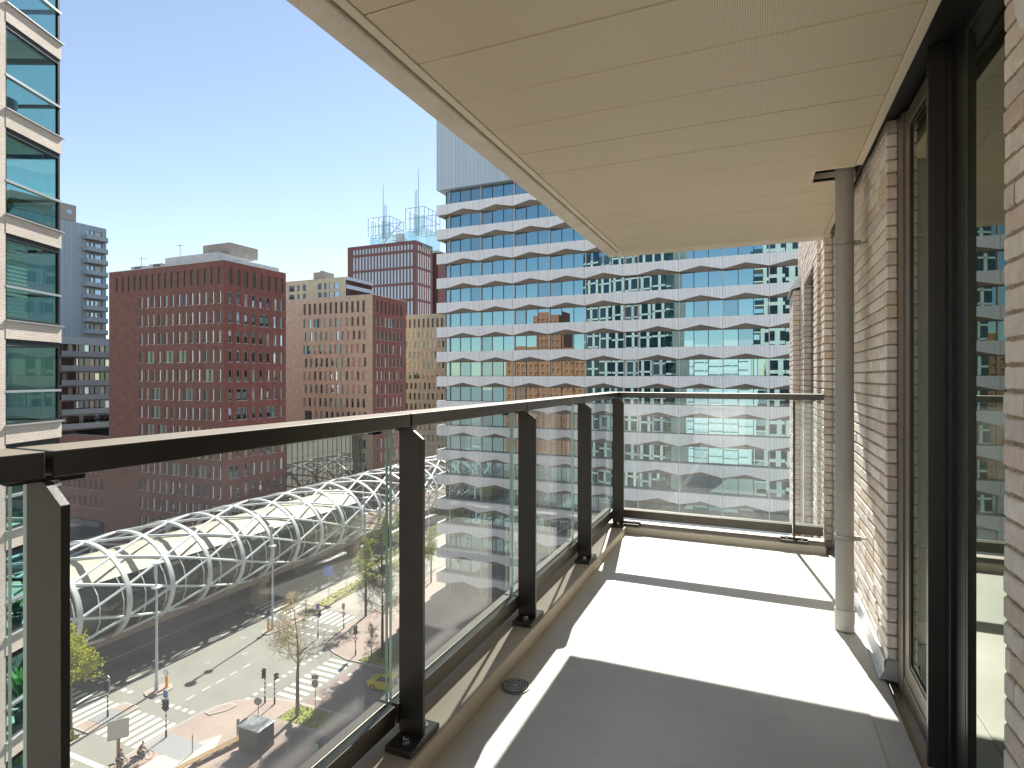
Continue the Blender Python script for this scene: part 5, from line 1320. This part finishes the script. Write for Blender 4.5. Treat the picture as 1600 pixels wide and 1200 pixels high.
# ------------------------------------------------------------------ car, bicycles, cyclists
def wheel(mb, x, y, z, r, w_, m=0): mb.tube((x,y-w_/2,z),(x,y+w_/2,z),r,r,18,m)
t = thing('parked_car', 'small yellow car in the shade of the side street, half hidden by the second post', 'car', (0,0,0))
mb = MB()
sec = lambda x, hw, z0, z1, tw: [(x,-hw,z0),(x,hw,z0),(x,hw+.02,(z0+z1)/2),(x,tw,z1),(x,-tw,z1),(x,-hw-.02,(z0+z1)/2)]
body = [sec(-1.95,.6,.35,.62,.55), sec(-1.85,.78,.25,.82,.68), sec(-1.2,.83,.22,.95,.74), sec(-.6,.84,.22,.98,.76), sec(.9,.84,.22,1.0,.76), sec(1.6,.82,.22,.98,.74), sec(1.85,.76,.28,.9,.68), sec(1.9,.7,.4,.7,.6)]
mb.sweep(body); mb.poly(body[0][::-1]); mb.poly(body[-1]); mb.build('body', plain('yellow_car_paint', (.52,.44,.03), .25, 0, .04), t, smooth=True)
mb = MB(); cab = [[(-.95,-.74,.96),(-.95,.74,.96),(-.45,.60,1.42),(-.45,-.60,1.42)],[(-.2,-.76,.97),(-.2,.76,.97),(-.2,.62,1.5),(-.2,-.62,1.5)],[(1.1,-.76,.97),(1.1,.76,.97),(1.0,.62,1.48),(1.0,-.62,1.48)],[(1.75,-.72,.96),(1.75,.72,.96),(1.45,.58,1.36),(1.45,-.58,1.36)]]
mb.sweep(cab); mb.poly(cab[0]); mb.poly(cab[-1][::-1]); mb.build('cabin_glass', M['dark_glass'], t, smooth=True)
mb = MB(); mb.box(-.3,1.2,-.6,.6,1.475,1.53); mb.build('roof', plain('yellow_roof_paint', (.52,.44,.03), .25), t, bevel=.03)
for x, y in ((-1.25,-.75),(-1.25,.75),(1.2,-.75),(1.2,.75)):
    mb = MB(); wheel(mb, x, y, .31, .31, .2); w_ = mb.build('wheel', M['rubber'], t, smooth=True)
    mb = MB(); wheel(mb, x, y, .31, .19, .215); mb.build('rim', M['galv'], w_)
for y in (-.55, .55):
    mb = MB(); mb.box(-1.97,-1.86,y-.15,y+.15,.62,.76); mb.build('headlight', M['white'], t)
t.location = (-27.6*K, 38.6*K, GZ+.012); t.rotation_euler = (0,0,.1)

def bicycle(label, x, y, rz):
    t = thing('bicycle', label, 'bicycle', (0,0,0), 'bicycles ridden past the crossing')
    for wx in (-.52, .54):
        mb = MB(); n = 22; r = .34
        mb.sweep([[(wx+(r+a)*math.cos(2*math.pi*k/n), b, .35+(r+a)*math.sin(2*math.pi*k/n)) for a, b in ((.02,0),(0,.02),(-.02,0),(0,-.02))] for k in range(n+1)])
        w_ = mb.build('wheel', M['rubber'], t, smooth=True)
        mb = MB()
        for k in range(8): mb.tube((wx,0,.35),(wx+.33*math.cos(k*.785),0,.35+.33*math.sin(k*.785)),.004,.004,3,0,False)
        mb.build('spokes', M['galv'], w_)
    mb = MB(); P_ = lambda a, b: mb.tube((a[0],0,a[1]),(b[0],0,b[1]),.02,.02,6)
    P_((-.52,.35),(-.05,.30)); P_((-.05,.30),(-.2,.85)); P_((-.2,.85),(-.52,.35)); P_((-.05,.30),(.38,.85)); P_((-.17,.75),(.37,.88)); P_((.54,.35),(.36,1.0))
    mb.build('frame', M['black'], t)
    mb = MB(); mb.tube((.36,-.0,1.0),(.32,0,1.06),.018,.018,6); mb.tube((.32,-.3,1.06),(.32,.3,1.06),.016,.016,6); mb.tube((.32,.3,1.06),(.18,.31,1.04),.018,.018,6); mb.tube((.32,-.3,1.06),(.18,-.31,1.04),.018,.018,6); mb.build('handlebar', M['galv'], t)
    mb = MB(); mb.hexa([(-.34,-.09,.90),(-.08,-.03,.91),(-.08,.03,.91),(-.34,.09,.90),(-.34,-.08,.97),(-.08,-.02,.95),(-.08,.02,.95),(-.34,.08,.97)]); mb.build('saddle', M['rubber'], t)
    mb = MB(); mb.box(-.85,-.4,-.1,.1,.74,.78); mb.build('carrier', M['black'], t)
    t.location = (x*K, y*K, Z+.005); t.rotation_euler = (0,0,rz); return t
def cyclist(label, x, y, rz, top, legs, hair):
    t = thing('person', label, 'person', (0,0,0), 'people cycling past the crossing')
    def skin(name, V, E, mat, root=0):
        me = bpy.data.meshes.new(name); me.from_pydata([v[:3] for v in V], E, []); o = bpy.data.objects.new(name, me); COL.objects.link(o); o.parent = t
        me.materials.append(mat); o.modifiers.new('skin', 'SKIN'); 
        for i, v in enumerate(V): me.skin_vertices[0].data[i].radius = (v[3], v[3]); me.skin_vertices[0].data[i].use_root = (i == root)
        o.modifiers.new('sub', 'SUBSURF').levels = 1
        for m_ in o.modifiers:
            if m_.type == 'SUBSURF': m_.render_levels = 1
            if m_.type == 'SKIN': m_.use_smooth_shade = True
        return o
    V = [(-.22,0,1.0,.14),(-.12,0,1.22,.14),(.0,0,1.42,.155),(.05,0,1.53,.06),(.09,0,1.60,.075),(.11,0,1.70,.09),(.10,0,1.79,.07),
         (.0,.19,1.44,.065),(.16,.26,1.22,.048),(.30,.30,1.09,.034),(.36,.31,1.07,.03),(.0,-.19,1.44,.065),(.16,-.26,1.22,.048),(.30,-.30,1.09,.034),(.36,-.31,1.07,.03),
         (-.2,.09,.95,.10),(.2,.11,.82,.075),(.02,.12,.42,.05),(.12,.12,.36,.035),(-.2,-.09,.95,.10),(.14,-.11,.62,.075),(-.06,-.12,.22,.05),(.04,-.12,.17,.035)]
    E = [(0,1),(1,2),(2,3),(3,4),(4,5),(5,6),(2,7),(7,8),(8,9),(9,10),(2,11),(11,12),(12,13),(13,14),(0,15),(15,16),(16,17),(17,18),(0,19),(19,20),(20,21),(21,22)]
    skin('body', V, E, plain('skin_tone', (.50,.32,.22), .6))
    skin('jacket', [(-.22,0,.98,.16),(-.12,0,1.22,.165),(.0,0,1.42,.175),(.04,0,1.50,.075),(.0,.19,1.44,.08),(.16,.26,1.22,.064),(.27,.295,1.11,.05),(.0,-.19,1.44,.08),(.16,-.26,1.22,.064),(.27,-.295,1.11,.05)], [(0,1),(1,2),(2,3),(2,4),(4,5),(5,6),(2,7),(7,8),(8,9)], plain('jacket', top, .85))
    skin('trousers', [(-.21,0,.98,.15),(-.19,.09,.94,.115),(.2,.11,.82,.09),(.03,.12,.46,.065),(-.19,-.09,.94,.115),(.14,-.11,.62,.09),(-.05,-.12,.26,.065)], [(0,1),(1,2),(2,3),(0,4),(4,5),(5,6)], plain('trousers', legs, .85))
    skin('hair', [(.06,0,1.60,.085),(.07,0,1.72,.105),(.08,0,1.80,.085)], [(0,1),(1,2)], plain('hair', hair, .8))
    t.location = (x*K, y*K, Z+.005); t.rotation_euler = (0,0,rz); return t
for (x, y, rz, a, b, c, top, legs, hair) in ((-36.75,24.75,1.25,'black bicycle ridden ahead of the other, beside the near crossing','cyclist in a brown jacket riding in front, beside the near crossing',0,(.22,.105,.05),(.04,.04,.05),(.16,.07,.03)),
     (-37.25,23.7,1.15,'black bicycle behind the first, cut by the lower edge of the photo','cyclist with reddish hair riding behind the first, at the lower edge',0,(.07,.06,.06),(.05,.05,.06),(.24,.09,.04))):
    bicycle(a, x, y, rz); cyclist(b, x, y, rz, top, legs, hair)
